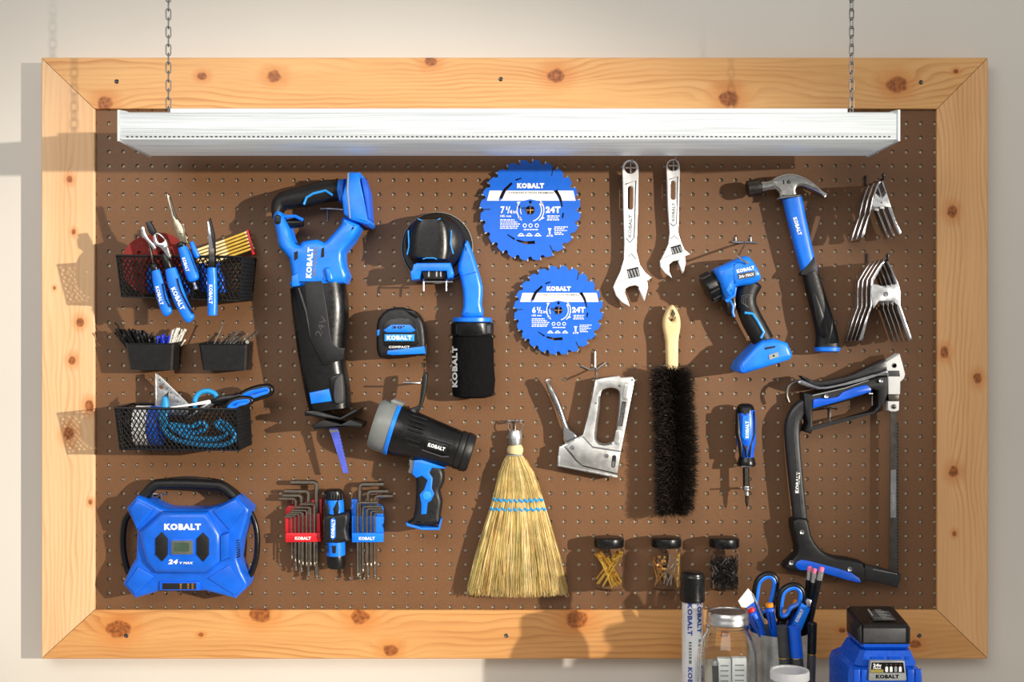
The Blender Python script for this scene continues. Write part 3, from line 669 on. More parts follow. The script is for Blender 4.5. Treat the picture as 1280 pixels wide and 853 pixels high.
def bag(name, prof, m, n=28, fl=.75):
    g = Geo(); rings = []
    for cx_, hw, cy_ in prof:
        c = P(*one(A5, cx_, cy_), .034); r = hw / 3.283 * sc(.034)
        rings.append([c + Vector((r * math.cos(2 * math.pi * q / n), r * fl * math.sin(2 * math.pi * q / n), 0)) for q in range(n)])
    g.loft(rings); return g.build(name, m, sn, ang=30)
bag('bag_flange', [(428, 70, 482), (428, 80, 486), (428, 80, 500), (428, 74, 504)], 'tool_blue', fl=.85)
bag('bag_collar', [(428, 84, 503), (428, 88, 508), (428, 88, 552), (428, 84, 558)], 'black', fl=.85)
slab('collar_label', A5((362, 514), (502, 514), (502, 548), (362, 548)), .05, .0565, 'dark_grey', sn, r=.001)
t = NT('bag_cloth'); t.set(col=S(11, 11, 12), rough=.9, spec=.15); t.bump(t.noise(60, 4, .6), .9, .006); M['bag_cloth'] = t.m
bag('dust_bag', [(428, 80, 556), (430, 84, 570), (430, 86, 620), (432, 85, 680), (434, 88, 740), (432, 86, 790), (430, 80, 806), (430, 50, 814)], 'bag_cloth', fl=.7)
def bagtxt(x, y):
    yy = 680 - x * 170; ph = math.radians(183 + y * 26); c = P(*one(A5, 430, yy), .034); r = 87.5 / 3.283 * sc(.034)
    return c + Vector((r * math.cos(ph + .35), -abs(r * .72 * math.sin(ph + .35)), 0))
text('KOBALT', 0, 0, 0, 1, 1, 0, 'white', sn, fn=lambda x, y: P(*one(A5, 356 - y * 22, 685 - x * 168), .0375 + .0262 * math.sqrt(max(0, 1 - ((430 - 356 + y * 22) / 87) ** 2))), bold=.04)
for x in (240, 330):
    b = P(*one(A5, x, 335), 0); rt = thing('peg_hook', 'steel peg hook under the orbital sander', 'hook', loc=b, group='steel peg hooks on the board')
    g = Geo(); g.tube([b + Vector((0, 0, 0)), b + Vector((0, -.07, 0)), b + Vector((0, -.074, -.004)), b + Vector((0, -.075, -.02))], .0016, 8); g.build('arm', 'satin_steel', rt)
    if x == 240: tube('cross_bar', [(*one(A5, 225, 337), .072), (*one(A5, 348, 337), .072)], .0016, 'satin_steel', rt)
# ================================================================== tape measure
tm = thing('tape_measure', 'compact black and blue tape measure clipped to the pegboard', 'tape measure', 500, 445, .04)
slab('case', smooth(A5((34, 540), (40, 490), (80, 448), (140, 440), (195, 458), (220, 490), (232, 530), (235, 630), (190, 640), (80, 645), (48, 648), (34, 610)), 2), .012, .060, 'black_soft', tm, r=.007, seg=3)
slab('front_cover', smooth(A5((62, 520), (95, 488), (170, 486), (198, 520), (206, 570), (196, 600), (80, 604), (62, 580)), 2), .055, .0615, 'black', tm, r=.001)
slab('blue_plate', A5((62, 536), (96, 512), (172, 512), (196, 536), (178, 544), (78, 544)), .058, .0625, 'blue', tm, r=.0008)
slab('name_plate', A5((68, 552), (190, 552), (190, 580), (68, 580)), .058, .0625, 'blue_light', tm, r=.0005)
slab('blue_base', A5((80, 618), (232, 600), (236, 632), (100, 638), (76, 634)), .02, .0612, 'blue', tm, r=.002)
for q in (A5((150, 452), (190, 455), (212, 480), (196, 488), (168, 470)), A5((36, 535), (48, 530), (46, 555), (36, 560))): slab('lock_button', q, .03, .0612, 'black' if q[0][0] > 490 else 'blue', tm, r=.002)
text('30\'', *one(A5, 124, 523), .0629, 16, 3.4, 0, 'hole_dark', tm, bold=.04)
text('KOBALT', *one(A5, 128, 566), .0629, 31, 5.6, 0, 'white', tm, bold=.04)
text('COMPACT', *one(A5, 128, 604), .0619, 26, 2.8, 0, 'white', tm, bold=.03)
slab('end_hook', A5((232, 595), (240, 592), (240, 640), (228, 640)), .03, .05, 'dark_steel', tm, r=.0006)
slab('belt_clip', A5((100, 470), (170, 470), (170, 600), (100, 600)), .001, .013, 'satin_steel', tm, r=.001)
# ================================================================== inflator
A6 = crop(130, 580, 4.738)
inf = thing('tire_inflator', 'blue X-shaped tyre inflator with small screen and black carry handle', 'inflator', 232, 745, .04)
mat('inflator_blue', (6, 94, 210), .34, var=.12, vscale=30)
out = A6((128, 265), (192, 192), (225, 205), (340, 262), (380, 272), (600, 272), (690, 245), (780, 195), (862, 270), (855, 300), (820, 420), (805, 470), (790, 570), (815, 640), (850, 705), (840, 740), (775, 802), (600, 755), (560, 755), (555, 725), (345, 725), (330, 755), (180, 800), (108, 715), (150, 620), (185, 560), (192, 400), (150, 310))
slab('housing', out, .006, .060, 'inflator_blue', inf, r=.007, seg=3)
slab('raised_panel', A6((200, 410), (340, 285), (610, 285), (690, 420), (690, 580), (600, 655), (300, 655), (240, 590)), .05, .072, 'inflator_blue', inf, r=.010, seg=3)
slab('side_facet', A6((684, 425), (742, 405), (745, 560), (684, 585)), .05, .0705, 'inflator_blue', inf, r=.006, seg=2)
for q in (A6((150, 265), (195, 215), (300, 270), (190, 390)), A6((640, 280), (775, 212), (835, 270), (740, 395)), A6((128, 715), (200, 610), (300, 670), (185, 780)), A6((610, 680), (740, 600), (830, 715), (772, 782))): slab('corner_pad', q, .05, .0632, 'inflator_blue', inf, r=.003)
o = slab('battery_port', A6((328, 700), (570, 700), (570, 752), (328, 752)), .03, .064, 'blue_deep', inf, r=.002)
slab('port_opening', A6((345, 708), (545, 708), (545, 745), (345, 745)), .05, .0646, 'hole_dark', o, r=.0004)
for x in (448, 492, 518): slab('terminal', A6((x, 710), (x + 12, 710), (x + 12, 743), (x, 743)), .06, .0655, 'brass_dark', o, r=.0004)
for q in (A6((303, 445), (342, 405), (376, 445), (376, 540), (342, 580), (303, 540)), A6((547, 445), (586, 408), (620, 445), (620, 540), (586, 582), (547, 540))):
    b_ = slab('button_pad', q, .065, .0745, 'black_soft', inf, r=.0015)
    ys = [p[1] for p in q]; xs = [p[0] for p in q]; slab('button_gap', [(min(xs) + .8, sum(ys) / 6 - .4), (max(xs) - .8, sum(ys) / 6 - .4), (max(xs) - .8, sum(ys) / 6 + .4), (min(xs) + .8, sum(ys) / 6 + .4)], .07, .0747, 'hole_dark', b_, r=.0001, seg=1)
o = slab('screen_bezel', rrect(*one(A6, 388, 446), *one(A6, 536, 546), 3), .065, .0735, 'blue_deep', inf, r=.001)
slab('screen', rrect(*one(A6, 398, 456), *one(A6, 526, 538), 1.5), .07, .0742, 'clay', o, r=.0004)
slab('screen_window', rrect(*one(A6, 416, 468), *one(A6, 504, 520), 1), .07, .0745, mat('lcd', (62, 82, 66), .2), o, r=.0002, seg=1)
text('KOBALT', *one(A6, 465, 374), .0724, 46, 8.2, 0, 'white', inf, bold=.045)
text('24', *one(A6, 410, 581), .0724, 11.5, 6.0, 0, 'white', inf, bold=.05, slant=.25); text('V MAX', *one(A6, 486, 588), .0724, 17, 3.0, 0, 'white', inf, bold=.04, slant=.25)
for i in range(8): slab('vent', A6((785, 455 + i * 14), (800, 450 + i * 14), (800, 456 + i * 14), (785, 461 + i * 14)), .05, .0606, 'hole_dark', inf, r=.0001, seg=1)
sweep('carry_handle', [(*q, w_, .034, .011) for q, w_ in zip(A6((222, 205), (265, 160), (300, 128), (345, 118), (500, 118), (650, 125), (700, 132), (745, 165), (785, 210)), (6, 6.5, 6.5, 6.5, 6.5, 6.5, 6.5, 6.5, 6))], 'black_soft', inf, n=16, sub=2)
tube('air_hose', [(*q, d) for q, d in zip(A6((640, 100), (720, 128), (800, 190), (870, 290), (905, 400), (905, 530), (880, 630), (840, 690), (800, 720)), (.02, .02, .022, .024, .026, .026, .024, .02, .014))], .0052, 'black', inf, n=10, sub=4)
tube('air_hose', [(*q, .02) for q in A6((160, 290), (125, 340), (112, 440), (118, 540), (140, 630), (175, 690))], .0058, 'black', inf, n=10, sub=4)
tube('power_cord', [(*q, .012) for q in A6((330, 118), (400, 92), (500, 84), (600, 92), (700, 108), (800, 180))], .003, 'black', inf, n=8, sub=4)
hook('steel peg hook under the tyre inflator handle', *one(A6, 338, 182), .05, .004)
# ================================================================== hex key sets + pocket torch
A7 = crop(340, 580, 5.331)
mat('hex_steel', (150, 142, 130), .34, 1.0, var=.1)
def hexset(col, mname, side, body, block, band, rowb, rowf, txc):
    xs = [q[0] for q in body]
    h = thing('hex_key_holder', col + ' plastic hex key holder on the pegboard', 'holder', px=sum(xs) / len(xs), py=max(q[1] for q in body), d=.012)
    slab('back_plate', body, .001, .016, mname, h, r=.002)
    slab('front_block', block, .017, .027, mname, h, r=.002)
    slab('label_band', band, .026, .036, mname, h, r=.002)
    text('KOBALT', *txc, .0363, 20, 4.0, 0, 'white', h, bold=.035)
    for row, d in ((rowb, .0215), (rowf, .0316)):
        for ki, (tip, ty, bx_, by, bot, th) in enumerate(row):
            r = th / 5.331 / 2 * 1.25 * sc(d); s_ = 1 if tip > bx_ else -1; rb = 22 if th > 15 else 14
            pts = [(tip, ty), (bx_ + s_ * rb, ty + 1)] + [(bx_ + s_ * rb * (1 - math.sin(a)), ty + 1 + rb * (1 - math.cos(a))) for a in (.4, .8, 1.2, 1.5708)] + [(bx_ - 0, bot)]
            g = Geo(); W = [P(*one(A7, *q), d) for q in pts]; g.tube(W, r, 6)
            e = W[-1]; g.lathe([(r * .6, 0), (r * .6, .002), (r * 1.0, .004), (r * .95, .0055), (r * .5, .0075)], e, (0, 0, -1), 8)
            tag(g.build('hex_key', 'hex_steel', ang=25), 'bent steel hex key, ' + ('largest', 'second largest', 'third largest', 'fourth largest', 'fifth largest', 'sixth largest', 'smallest')[ki] + ' of the ' + ('rear' if d < .03 else 'front') + ' row in the ' + col + ' holder', 'hex key', 'hex keys in the ' + col + ' holder')
    return h
hexset('red', 'red', -1, A7((90, 298), (112, 280), (140, 282), (262, 240), (332, 235), (328, 518), (92, 520)), A7((86, 362), (318, 330), (326, 520), (88, 524)), A7((108, 462), (322, 462), (326, 522), (88, 526), (88, 462)),
       [(125, 122, 298, 0, 745, 26), (85, 182, 244, 0, 722, 22), (70, 210, 197, 0, 695, 20), (48, 232, 160, 0, 685, 18)],
       [(190, 268, 284, 0, 655, 15), (155, 290, 257, 0, 655, 14), (135, 310, 231, 0, 655, 13), (118, 325, 206, 0, 650, 12), (100, 337, 181, 0, 640, 11), (88, 348, 156, 0, 630, 10), (80, 356, 133, 0, 610, 8)], one(A7, 206, 497))
hexset('blue', 'blue', 1, A7((528, 238), (556, 236), (600, 262), (700, 270), (735, 285), (742, 300), (738, 520), (530, 522)), A7((530, 345), (744, 352), (740, 522), (532, 524)), A7((530, 462), (742, 462), (740, 524), (532, 526)),
       [(745, 135, 586, 0, 750, 26), (775, 182, 640, 0, 745, 22), (805, 214, 686, 0, 740, 20)],
       [(705, 258, 572, 0, 730, 15), (730, 284, 606, 0, 700, 14), (738, 300, 634, 0, 660, 13), (742, 315, 660, 0, 660, 12), (744, 328, 684, 0, 650, 11)], one(A7, 632, 498))
pt = thing('pocket_torch', 'small blue and black torch clipped between two hex key sets', 'torch', 419, 710, .03)
def tl(name, m, prof, d=.03, n=24, fl=1.0, c0=None):
    g = Geo(); rings = []
    for x, hw, y in prof:
        c = P(*one(A7, x, y), d); r = hw / 5.331 * sc(d); rings.append([c + Vector((r * math.cos(2 * math.pi * q / n), r * fl * math.sin(2 * math.pi * q / n), 0)) for q in range(n)])
    g.loft(rings); return g.build(name, m, pt)
tl('tail_cap', 'black', [(412, 45, 168), (412, 62, 178), (413, 66, 195), (413, 66, 225), (414, 58, 240)])
for i in range(7): tube('cap_rib', [(*one(A7, 360 + i * 18, 200), .03 + .0175 * math.sqrt(max(.05, 1 - ((i - 3) / 3.6) ** 2))), (*one(A7, 360 + i * 18, 235), .03 + .0172 * math.sqrt(max(.05, 1 - ((i - 3) / 3.6) ** 2)))], .0009, 'dark_grey', pt, n=6)
tl('barrel', 'blue', [(414, 60, 238), (416, 62, 260), (420, 64, 360), (424, 64, 560), (426, 62, 610)])
tl('head', 'black', [(426, 60, 600), (428, 62, 615), (430, 60, 680), (430, 55, 694), (430, 46, 698)])
for q in (((360, 245), (385, 300), (375, 350), (345, 350)), ((440, 245), (445, 300), (440, 345), (410, 345), (405, 300)), ((395, 545), (430, 545), (425, 600), (402, 600)), ((350, 540), (370, 545), (372, 590), (356, 590))): slab('grip_inset', A7(*q), .035, .0475, 'black_soft', pt, r=.002)
slab('clip_sleeve', smooth(A7((345, 345), (420, 340), (500, 330), (505, 400), (495, 440), (508, 500), (500, 525), (350, 528), (342, 440)), 2), .004, .0505, 'black_soft', pt, r=.006, seg=3)
slab('badge', A7((388, 375), (408, 360), (424, 375), (424, 490), (404, 510), (388, 490)), .045, .0515, 'blue', pt, r=.001)
text('KOBALT', *one(A7, 407, 432), .0518, 23, 4.2, 88, 'white', pt, bold=.04)
for x in (345, 505): tube('wire_clip', [(*one(A7, x, 380), .02), (*one(A7, x + 4, 420), .024), (*one(A7, x, 460), .02)], .001, 'satin_steel', pt, n=6)
# ================================================================== spotlight
A8 = crop(450, 460, 3.877)
sp_ = thing('spotlight', 'black handheld spotlight with grey lens hood and blue pistol grip', 'spotlight', 530, 660, .04)
dd = .055
def ax(name, m, prof, fl=1.0, n=32, ang=35):
    """rings along the barrel axis; prof: (t along axis 0..1, half width px)"""
    a = P(*one(A8, 70, 268), dd); b = P(*one(A8, 545, 418), dd); T = (b - a); L = T.length; T.normalize(); sd = Vector((-T.z, 0, T.x)); g = Geo(); rings = []
    for t_, hw in prof:
        c = a + T * L * t_; r = hw / 3.877 * sc(dd); rings.append([c + sd * r * math.cos(2 * math.pi * q / n) + Vector((0, -1, 0)) * r * fl * math.sin(2 * math.pi * q / n) for q in range(n)])
    g.loft(rings); return g.build(name, m, sp_, ang=ang)
mat('hood_grey', (118, 122, 120), .35, var=.05)
FL = .44 * 1.0
f_ = .86
ax('lens_hood', 'hood_grey', [(.02, 96), (.0, 108), (.0, 116), (.03, 124), (.10, 128), (.17, 128)], f_ + .02)
ax('lens', 'glass', [(.012, 100), (.018, 100)], f_)
ax('blue_ring', 'tool_blue', [(.17, 128), (.175, 131), (.20, 131), (.21, 126)], f_ + .03)
ax('barrel', 'black', [(.205, 124), (.23, 126), (.30, 122), (.40, 114), (.55, 106), (.72, 98), (.84, 92), (.86, 88)], f_ + .03, 40)
ax('end_band', 'black_soft', [(.845, 92), (.855, 96), (.90, 95), (.91, 92)], f_ + .03)
ax('end_cap', 'black_soft', [(.905, 93), (.92, 98), (.97, 94), (.99, 86), (.995, 70)], f_ + .03)
for sgn in (-1, 1):
    q = A8((145, 158), (160, 152), (215, 172), (205, 190), (150, 180)) if sgn < 0 else A8((58, 345), (78, 330), (100, 380), (140, 398), (135, 415), (62, 382))
    slab('hood_bumper', q, dd - .014, dd + .018, 'hood_grey', sp_, r=.004)
ta = math.degrees(math.atan2(150, 475))
for k_ in range(7):
    o_ = -70 + k_ * 22; T0 = A8((232 - o_ * .30, 300 + o_), (305 - o_ * .30, 322 + o_)); de = dd + .0128 * 1.0
    h_ = math.sqrt(max(.02, 1 - (o_ / 126) ** 2)) * 118 / 3.877 * sc(dd) * (f_ + .03)
    tube('cooling_rib', [(*T0[0], dd + h_ + .0012), (*T0[1], dd + h_ * .95 + .0012)], .0016, 'black_soft', sp_, n=6)
slab('badge', rot(rrect(*one(A8, 318, 358), *one(A8, 422, 408), 2), *one(A8, 370, 383), 14), dd + .01, dd + .0345, 'black', sp_, r=.0015)
text('KOBALT', *one(A8, 371, 384), dd + .0349, 22, 4.8, -16, 'white', sp_, bold=.04)
tube('badge_line', [(*q, dd + .0325) for q in A8((300, 372), (330, 335), (450, 372))], .0011, 'dark_grey', sp_, n=6)
tube('badge_line', [(*q, dd + .031) for q in A8((300, 398), (400, 432), (430, 430))], .0013, 'dark_grey', sp_, n=6)
slab('hanging_arm', smooth(A8((242, 210), (250, 195), (280, 185), (290, 150), (302, 45), (314, 25), (326, 30), (324, 80), (308, 160), (290, 205), (268, 228), (248, 226)), 2), dd - .006, dd + .010, 'black_soft', sp_, r=.003)
lathe('arm_pivot', [(.0042, 0), (.0042, .003), (.002, .0035)], P(*one(A8, 258, 211), dd + .010), (0, -1, 0), 'dark_grey', sp_, n=16)
slab('grip', smooth(A8((268, 500), (285, 460), (395, 480), (405, 560), (385, 600), (398, 650), (388, 720), (385, 760), (300, 770), (225, 755), (255, 735), (268, 650), (272, 560)), 2), dd - .016, dd + .012, 'black_soft', sp_, r=.008, seg=3)
slab('grip_shell', A8((262, 448), (300, 446), (420, 488), (392, 490), (348, 485), (336, 510), (352, 535), (348, 585), (360, 612), (345, 645), (328, 655), (322, 710), (295, 712), (296, 660), (288, 615), (310, 590), (325, 545), (300, 525), (272, 535), (252, 515)), dd + .004, dd + .0138, 'tool_blue', sp_, r=.002)
slab('hex_badge', [one(A8, 324 + 24 * math.cos(a), 620 + 24 * math.sin(a)) for a in [math.pi / 3 * i + .2 for i in range(6)]], dd + .01, dd + .0152, 'blue_light', sp_, r=.0015)
slab('base_trim', A8((222, 752), (225, 768), (300, 788), (385, 788), (396, 735), (388, 735), (378, 775), (300, 776)), dd - .018, dd + .013, 'tool_blue', sp_, r=.002)
slab('trigger', A8((238, 446), (262, 448), (262, 490), (250, 515), (232, 508), (240, 480)), dd - .008, dd + .006, 'light_grey', sp_, r=.002)
for q in A8((318, 520), (348, 705), (305, 748)): lathe('screw', [(.002, 0), (.002, .001), (.001, .0006)], P(*q, dd + .012), (0, -1, 0), 'hole_dark', sp_, n=10)
rt = thing('peg_hook', 'steel peg hook holding up the spotlight arm', 'hook', loc=P(*one(A8, 300, 73), 0), group='steel peg hooks on the board')
tube('arm', [(*one(A8, 300, 73), 0), (*one(A8, 296, 73), .06), (*one(A8, 280, 73), .064), (*one(A8, 208, 72), .064)], .0017, 'satin_steel', rt)
# ================================================================== circular saw blades
def saw_blade(label, cx, cy, R, size, mm, dz):
    root = thing('saw_blade', label, 'saw blade', cx, cy, dz, 'circular saw blades on the board')
    k = R / 416.0
    f = lambda *pts: [(cx + (x - 413) * k, cy + (y - 412) * k) for x, y in pts]
    outl = []
    for i in range(24):
        p = 2 * math.pi / 24; t0 = i * p + .06
        for a, rr in ((0, 1.0), (.30, .992), (.58, .975), (.66, .935), (.76, .915), (.88, .925), (.95, .965)):
            th = t0 + a * p; outl.append((cx + R * rr * math.cos(th), cy + R * rr * math.sin(th)))
    def slot(pts, ws):
        L = []; Rr = []
        for i, (x, y) in enumerate(pts):
            a = pts[max(0, i - 1)]; b = pts[min(len(pts) - 1, i + 1)]; dx, dy = b[0] - a[0], b[1] - a[1]; l = math.hypot(dx, dy)
            L.append((x - dy / l * ws[i], y + dx / l * ws[i])); Rr.append((x + dy / l * ws[i], y - dx / l * ws[i]))
        return f(*(L + Rr[::-1]))
    holes = [circ(cx, cy, 36 * k, 20), slot([(262, 190), (205, 245), (170, 314)], (9, 12, 13)), slot([(292, 166), (340, 150)], (6, 4)), slot([(620, 250), (655, 305), (674, 385)], (14, 10, 5)), slot([(683, 436), (676, 476)], (6, 6)), slot([(300, 658), (370, 680), (450, 676)], (6, 11, 13)), slot([(225, 612), (285, 652)], (3, 7)), circ(*f((413, 346))[0], 12 * k, 8)]
    slab('blade_disc', outl, dz, dz + .0018, 'sign_blue', root, r=.0003, seg=1, holes=holes)
    g = Geo()
    for i in range(24):
        th = i * 2 * math.pi / 24 + .06 - .012; x, y = cx + R * .985 * math.cos(th), cy + R * .985 * math.sin(th)
        slab_geo(g, rot(rrect(x - .8, y - 1.6, x + .8, y + 1.6, .2, 1), x, y, math.degrees(th) + 90), dz - .0002, dz + .0022, r=.0002, seg=1)
    s_ = g.build('carbide_tips', 'satin_steel', root); s_['kind'] = 'stuff'
    F_ = dz + .0018
    slab('white_band', f((80, 252), (184, 252), (170, 285), (154, 322), (160, 335), (58, 335)) , F_ - .0003, F_ + .0002, 'white', root, r=.00005, seg=1)
    slab('white_band', f((216, 252), (602, 252), (628, 285), (652, 335), (470, 335), (413, 322), (360, 335), (166, 335), (186, 318), (200, 285)), F_ - .0003, F_ + .0002, 'white', root, r=.00005, seg=1)
    slab('white_band', f((638, 252), (766, 252), (785, 335), (674, 335), (664, 300)), F_ - .0003, F_ + .0002, 'white', root, r=.00005, seg=1)
    for a in (((598, 60), (606, 62), (592, 132), (584, 130)), ((12, 404), (84, 400), (86, 408), (12, 412)), ((570, 702), (578, 700), (610, 765), (602, 768))): slab('expansion_slot', f(*a), F_ - .0004, F_ + .0002, 'hole_dark', root, r=.00005, seg=1)
    e = F_ + .0003
    tx = lambda s, x, y, w_, h, b=.03, m='white': text(s, *f((x, y))[0], e, w_ * k, h * k, 0, m, root, bold=b)
    tx('KOBALT', 416, 212, 222, 44, .055); tx('CONSTRUCTION FRAMING', 420, 270, 370, 15, .02, 'dark_grey')
    tx(size[0], 187, 410, 34, 58, .035); tx('1', 221, 396, 11, 30, .03); tx('/', 237, 410, 24, 58, .02); tx(size[1], 254, 426, 22, 30, .03); tx('in', 286, 426, 28, 28, .02); tx(mm, 212, 460, 90, 18)
    tx('24T', 600, 408, 122, 54, .06)
    fine = [(602, 460 + i * 16, (100, 96, 104)[i], 9) for i in range(3)] + [((226, 236, 250, 246, 236)[i], 492 + i * 17, (118, 140, 166, 158, 140)[i], 9) for i in range(5)] + [(418, 572, 116, 9)] + [((666, 650, 662, 640, 652)[i], 550 + i * 15, (110, 84, 104, 62, 80)[i], 8) for i in range(5)]
    tx('ATB', 572, 622, 54, 16, .04)
    g = Geo()
    def arc(cx_, cy_, r_, a0, a1, w_, n=12):
        pts = []
        for i in range(n + 1):
            a = math.radians(a0 + (a1 - a0) * i / n); pts.append((cx_ + (r_ + w_) * math.cos(a), cy_ + (r_ + w_) * math.sin(a)))
        for i in range(n, -1, -1):
            a = math.radians(a0 + (a1 - a0) * i / n); pts.append((cx_ + (r_ - w_) * math.cos(a), cy_ + (r_ - w_) * math.sin(a)))
        slab_geo(g, f(*pts), F_ - .0003, F_ + .0003, r=.00005, seg=1)
    arc(413, 412, 108, 130, 220, 4); arc(413, 412, 112, -50, 50, 4); arc(413, 412, 92, -35, 75, 4); arc(413, 412, 80, 155, 200, 3)
    for p in (((300, 352), (320, 338), (318, 362)), ((330, 492), (310, 470), (338, 468)), ((492, 352), (520, 352), (508, 376)), ((505, 490), (512, 462), (530, 476))): slab_geo(g, f(*p), F_ - .0003, F_ + .0003, r=.00005, seg=1)
    for x in (368, 416, 466): arc(x, 538, 14, 0, 359, 3, 14)
    for x in (338, 405, 475): arc(x, 620, 16, 180, 360, 4, 8); slab_geo(g, f((x - 30, 618), (x + 30, 618), (x + 26, 626), (x - 26, 626)), F_ - .0003, F_ + .0003, r=.00005, seg=1)
    slab_geo(g, f((556, 560), (588, 560), (578, 585), (580, 608), (564, 608), (566, 585)), F_ - .0003, F_ + .0003, r=.00005, seg=1)
    rf = random.Random(2)
    for x, y, w_, h in fine:          # print too small to read: broken dashes
        u = x - w_ / 2
        while u < x + w_ / 2 - 4:
            l = min(rf.uniform(8, 26), x + w_ / 2 - u); slab_geo(g, f((u, y - h / 2), (u + l, y - h / 2), (u + l, y + h / 2), (u, y + h / 2)), F_ - .0003, F_ + .0003, r=.00005, seg=1); u += l + 5
    g.build('printed_symbols', 'white', root)
    hk = hook('steel peg hook through the arbor of the ' + ('larger' if R > 60 else 'smaller') + ' saw blade', cx, cy - 2, .03, .004, bar=False)
    g = Geo(); b = P(cx, cy, dz + .004); g.tube([b + Vector((-.007, 0, 0)), b + Vector((.007, 0, 0))], .0012, 6); g.tube([b + Vector((0, -.002, -.007)), b + Vector((0, -.002, .007))], .0012, 6); g.build('cross_pin', 'brass_dark', hk)
saw_blade('larger blue circular saw blade with white band, printed 24T', 662.8, 262.8, 63.5, ('7', '4'), '185 mm', .010)
saw_blade('smaller blue circular saw blade with white band, under the larger blade', 698, 388, 56.2, ('6', '2'), '165 mm', .012)
# ================================================================== whisk broom
B2 = crop(570, 510, 3.412)
wbm = thing('whisk_broom', 'straw whisk broom with two rows of blue stitching', 'broom', 645, 742, .02)
prof = [(150, 250, 14, .007), (165, 252, 30, .012), (180, 252, 34, .013), (196, 251, 30, .011), (206, 250, 34, .011), (225, 252, 52, .0125), (270, 256, 72, .0145), (330, 262, 92, .0145), (393, 265, 106, .0125), (433, 264, 119, .0125), (520, 262, 146, .0125), (600, 262, 168, .0135), (700, 261, 190, .0145), (792, 260, 206, .0155)]
def bro(y):
    for a, b in zip(prof, prof[1:]):
        if a[0] <= y <= b[0]:
            t_ = (y - a[0]) / (b[0] - a[0]); return tuple(a[i] + (b[i] - a[i]) * t_ for i in range(1, 4))
    return prof[-1][1:] if y > prof[-1][0] else prof[0][1:]
bd = .022
for nm, c in (('straw_a', (202, 174, 110)), ('straw_b', (190, 158, 90)), ('straw_c', (224, 202, 150)), ('straw_d', (150, 116, 58)), ('straw_e', (172, 160, 88))): mat(nm, c, .6, var=.2, vscale=40)
core = [(bro(y)[0], y, bro(y)[1] * .96) for y in (152, 165, 180, 196, 206, 225, 270, 330, 393, 433, 520, 600, 700, 770)]
sweep('straw_core', [(*q[:2], q[2], bd, bro(core[i][1])[2] * .62) for i, q in enumerate(B2(*[(a, b, c) for a, b, c in core]))], 'straw_d', wbm, n=24, p=2.2, cap=(0, 0))
R_ = random.Random(11); gs = [Geo() for _ in range(5)]
for i in range(1700):
    u = R_.uniform(-1, 1); ph = math.asin(u); front = R_.random() < .8
    dep = (math.cos(ph) * (1 if front else -.7)) * R_.uniform(.72, 1.1); j = R_.uniform(-.05, .05)
    y0 = 206 if R_.random() < .6 else R_.uniform(206, 420); y1 = 800 - abs(u) ** 3 * 12 + R_.uniform(-26, 12)
    if R_.random() < .08: y1 -= R_.uniform(0, 90)
    pts = []; steps = [0, .12, .3, .5, .75, 1]
    for s in steps:
        y = y0 + (y1 - y0) * s; cx_, hw, hd = bro(y); uu = u + j * max(0, (y - 433) / 360) * 1.6 + R_.uniform(-.006, .006)
        pts.append(P(*one(B2, cx_ + uu * hw, y), bd + hd * dep + (R_.uniform(-.002, .003) if y > 450 else 0)))
    g = gs[R_.choices(range(5), (4, 3, 3, 2, 2))[0]]; r = R_.uniform(.00045, .0009); g.tube(pts, [r] * 4 + [r * .8, r * .4], 4, caps=False)
for i in range(60):
    u = R_.uniform(-1, 1); y0 = R_.uniform(560, 700); y1 = 790 + R_.uniform(-40, 25); s_ = math.copysign(1, u)
    a, b = [P(*one(B2, bro(y)[0] + (u * bro(y)[1]) * (1.0 + (.08 if y == y1 else 0)), y), bd + .012 * math.sqrt(1 - u * u)) for y in (y0, y1)]
    gs[i % 5].tube([a, b], .0005, 3, caps=False)
for i, g in enumerate(gs):
    s_ = g.build('straw_bundle', 'straw_' + 'abcde'[i], wbm, closed=False); s_['kind'] = 'stuff'
for yy, dy in ((392, 6), (432, 4)):
    pts = []
    for i in range(41):
        u = -1 + 2 * i / 40; cx_, hw, hd = bro(yy); ph = math.asin(max(-1, min(1, u)))
        pts.append((*one(B2, cx_ + u * hw * 1.02, yy + dy * (1 - u * u) + (2 if i % 4 == 0 else -1)), bd + hd * (.15 + .95 * math.cos(ph))))
    tw = tube('twine_stitch', pts, .0014, 'cyan', wbm, n=6)
    for i in range(2, 40, 4): g = Geo(); b = P(*pts[i]) + Vector((0, -.0008, 0)); g.tube([b + Vector((-.003, 0, .003)), b + Vector((.003, -.001, -.003))], .0016, 6); g.build('knot', 'cyan', tw)
sweep('straw_neck', [(*q[:2], q[2], bd, .0135) for q in B2((251, 160, 27), (252, 172, 34), (252, 184, 35), (251, 196, 31))], 'straw_c', wbm, n=20, cap=(1, 1), sub=2)
fb = P(*one(B2, 252, 157), bd); rr = sc(bd) / 3.412
lathe('ferrule', [(26 * rr, 0), (27 * rr, 4 * rr), (27 * rr, 22 * rr), (30 * rr, 24 * rr), (30 * rr, 44 * rr), (26 * rr, 54 * rr), (26 * rr, 60 * rr), (10 * rr, 63 * rr)], fb, (0, 0, 1), 'galvanized', wbm, n=24)
g = Geo(); c = P(*one(B2, 254, 78), bd); g.tube([c + Vector((32 * rr * math.cos(a), 0, 26 * rr * math.sin(a))) for a in [2 * math.pi * i / 20 for i in range(20)]], .0011, 6, True); g.build('hanging_ring', 'satin_steel', wbm)
g = Geo(); g.tube([P(*one(B2, bro(201)[0] + 33 * math.cos(a), 202 + 2 * math.sin(a)), bd + .0125 * math.sin(a)) for a in [2 * math.pi * i / 24 for i in range(24)]], .0014, 6, True); g.build('neck_wire', 'light_grey', wbm)
hook('steel peg hook through the ring of the whisk broom', *one(B2, 252, 58), .03, .005)
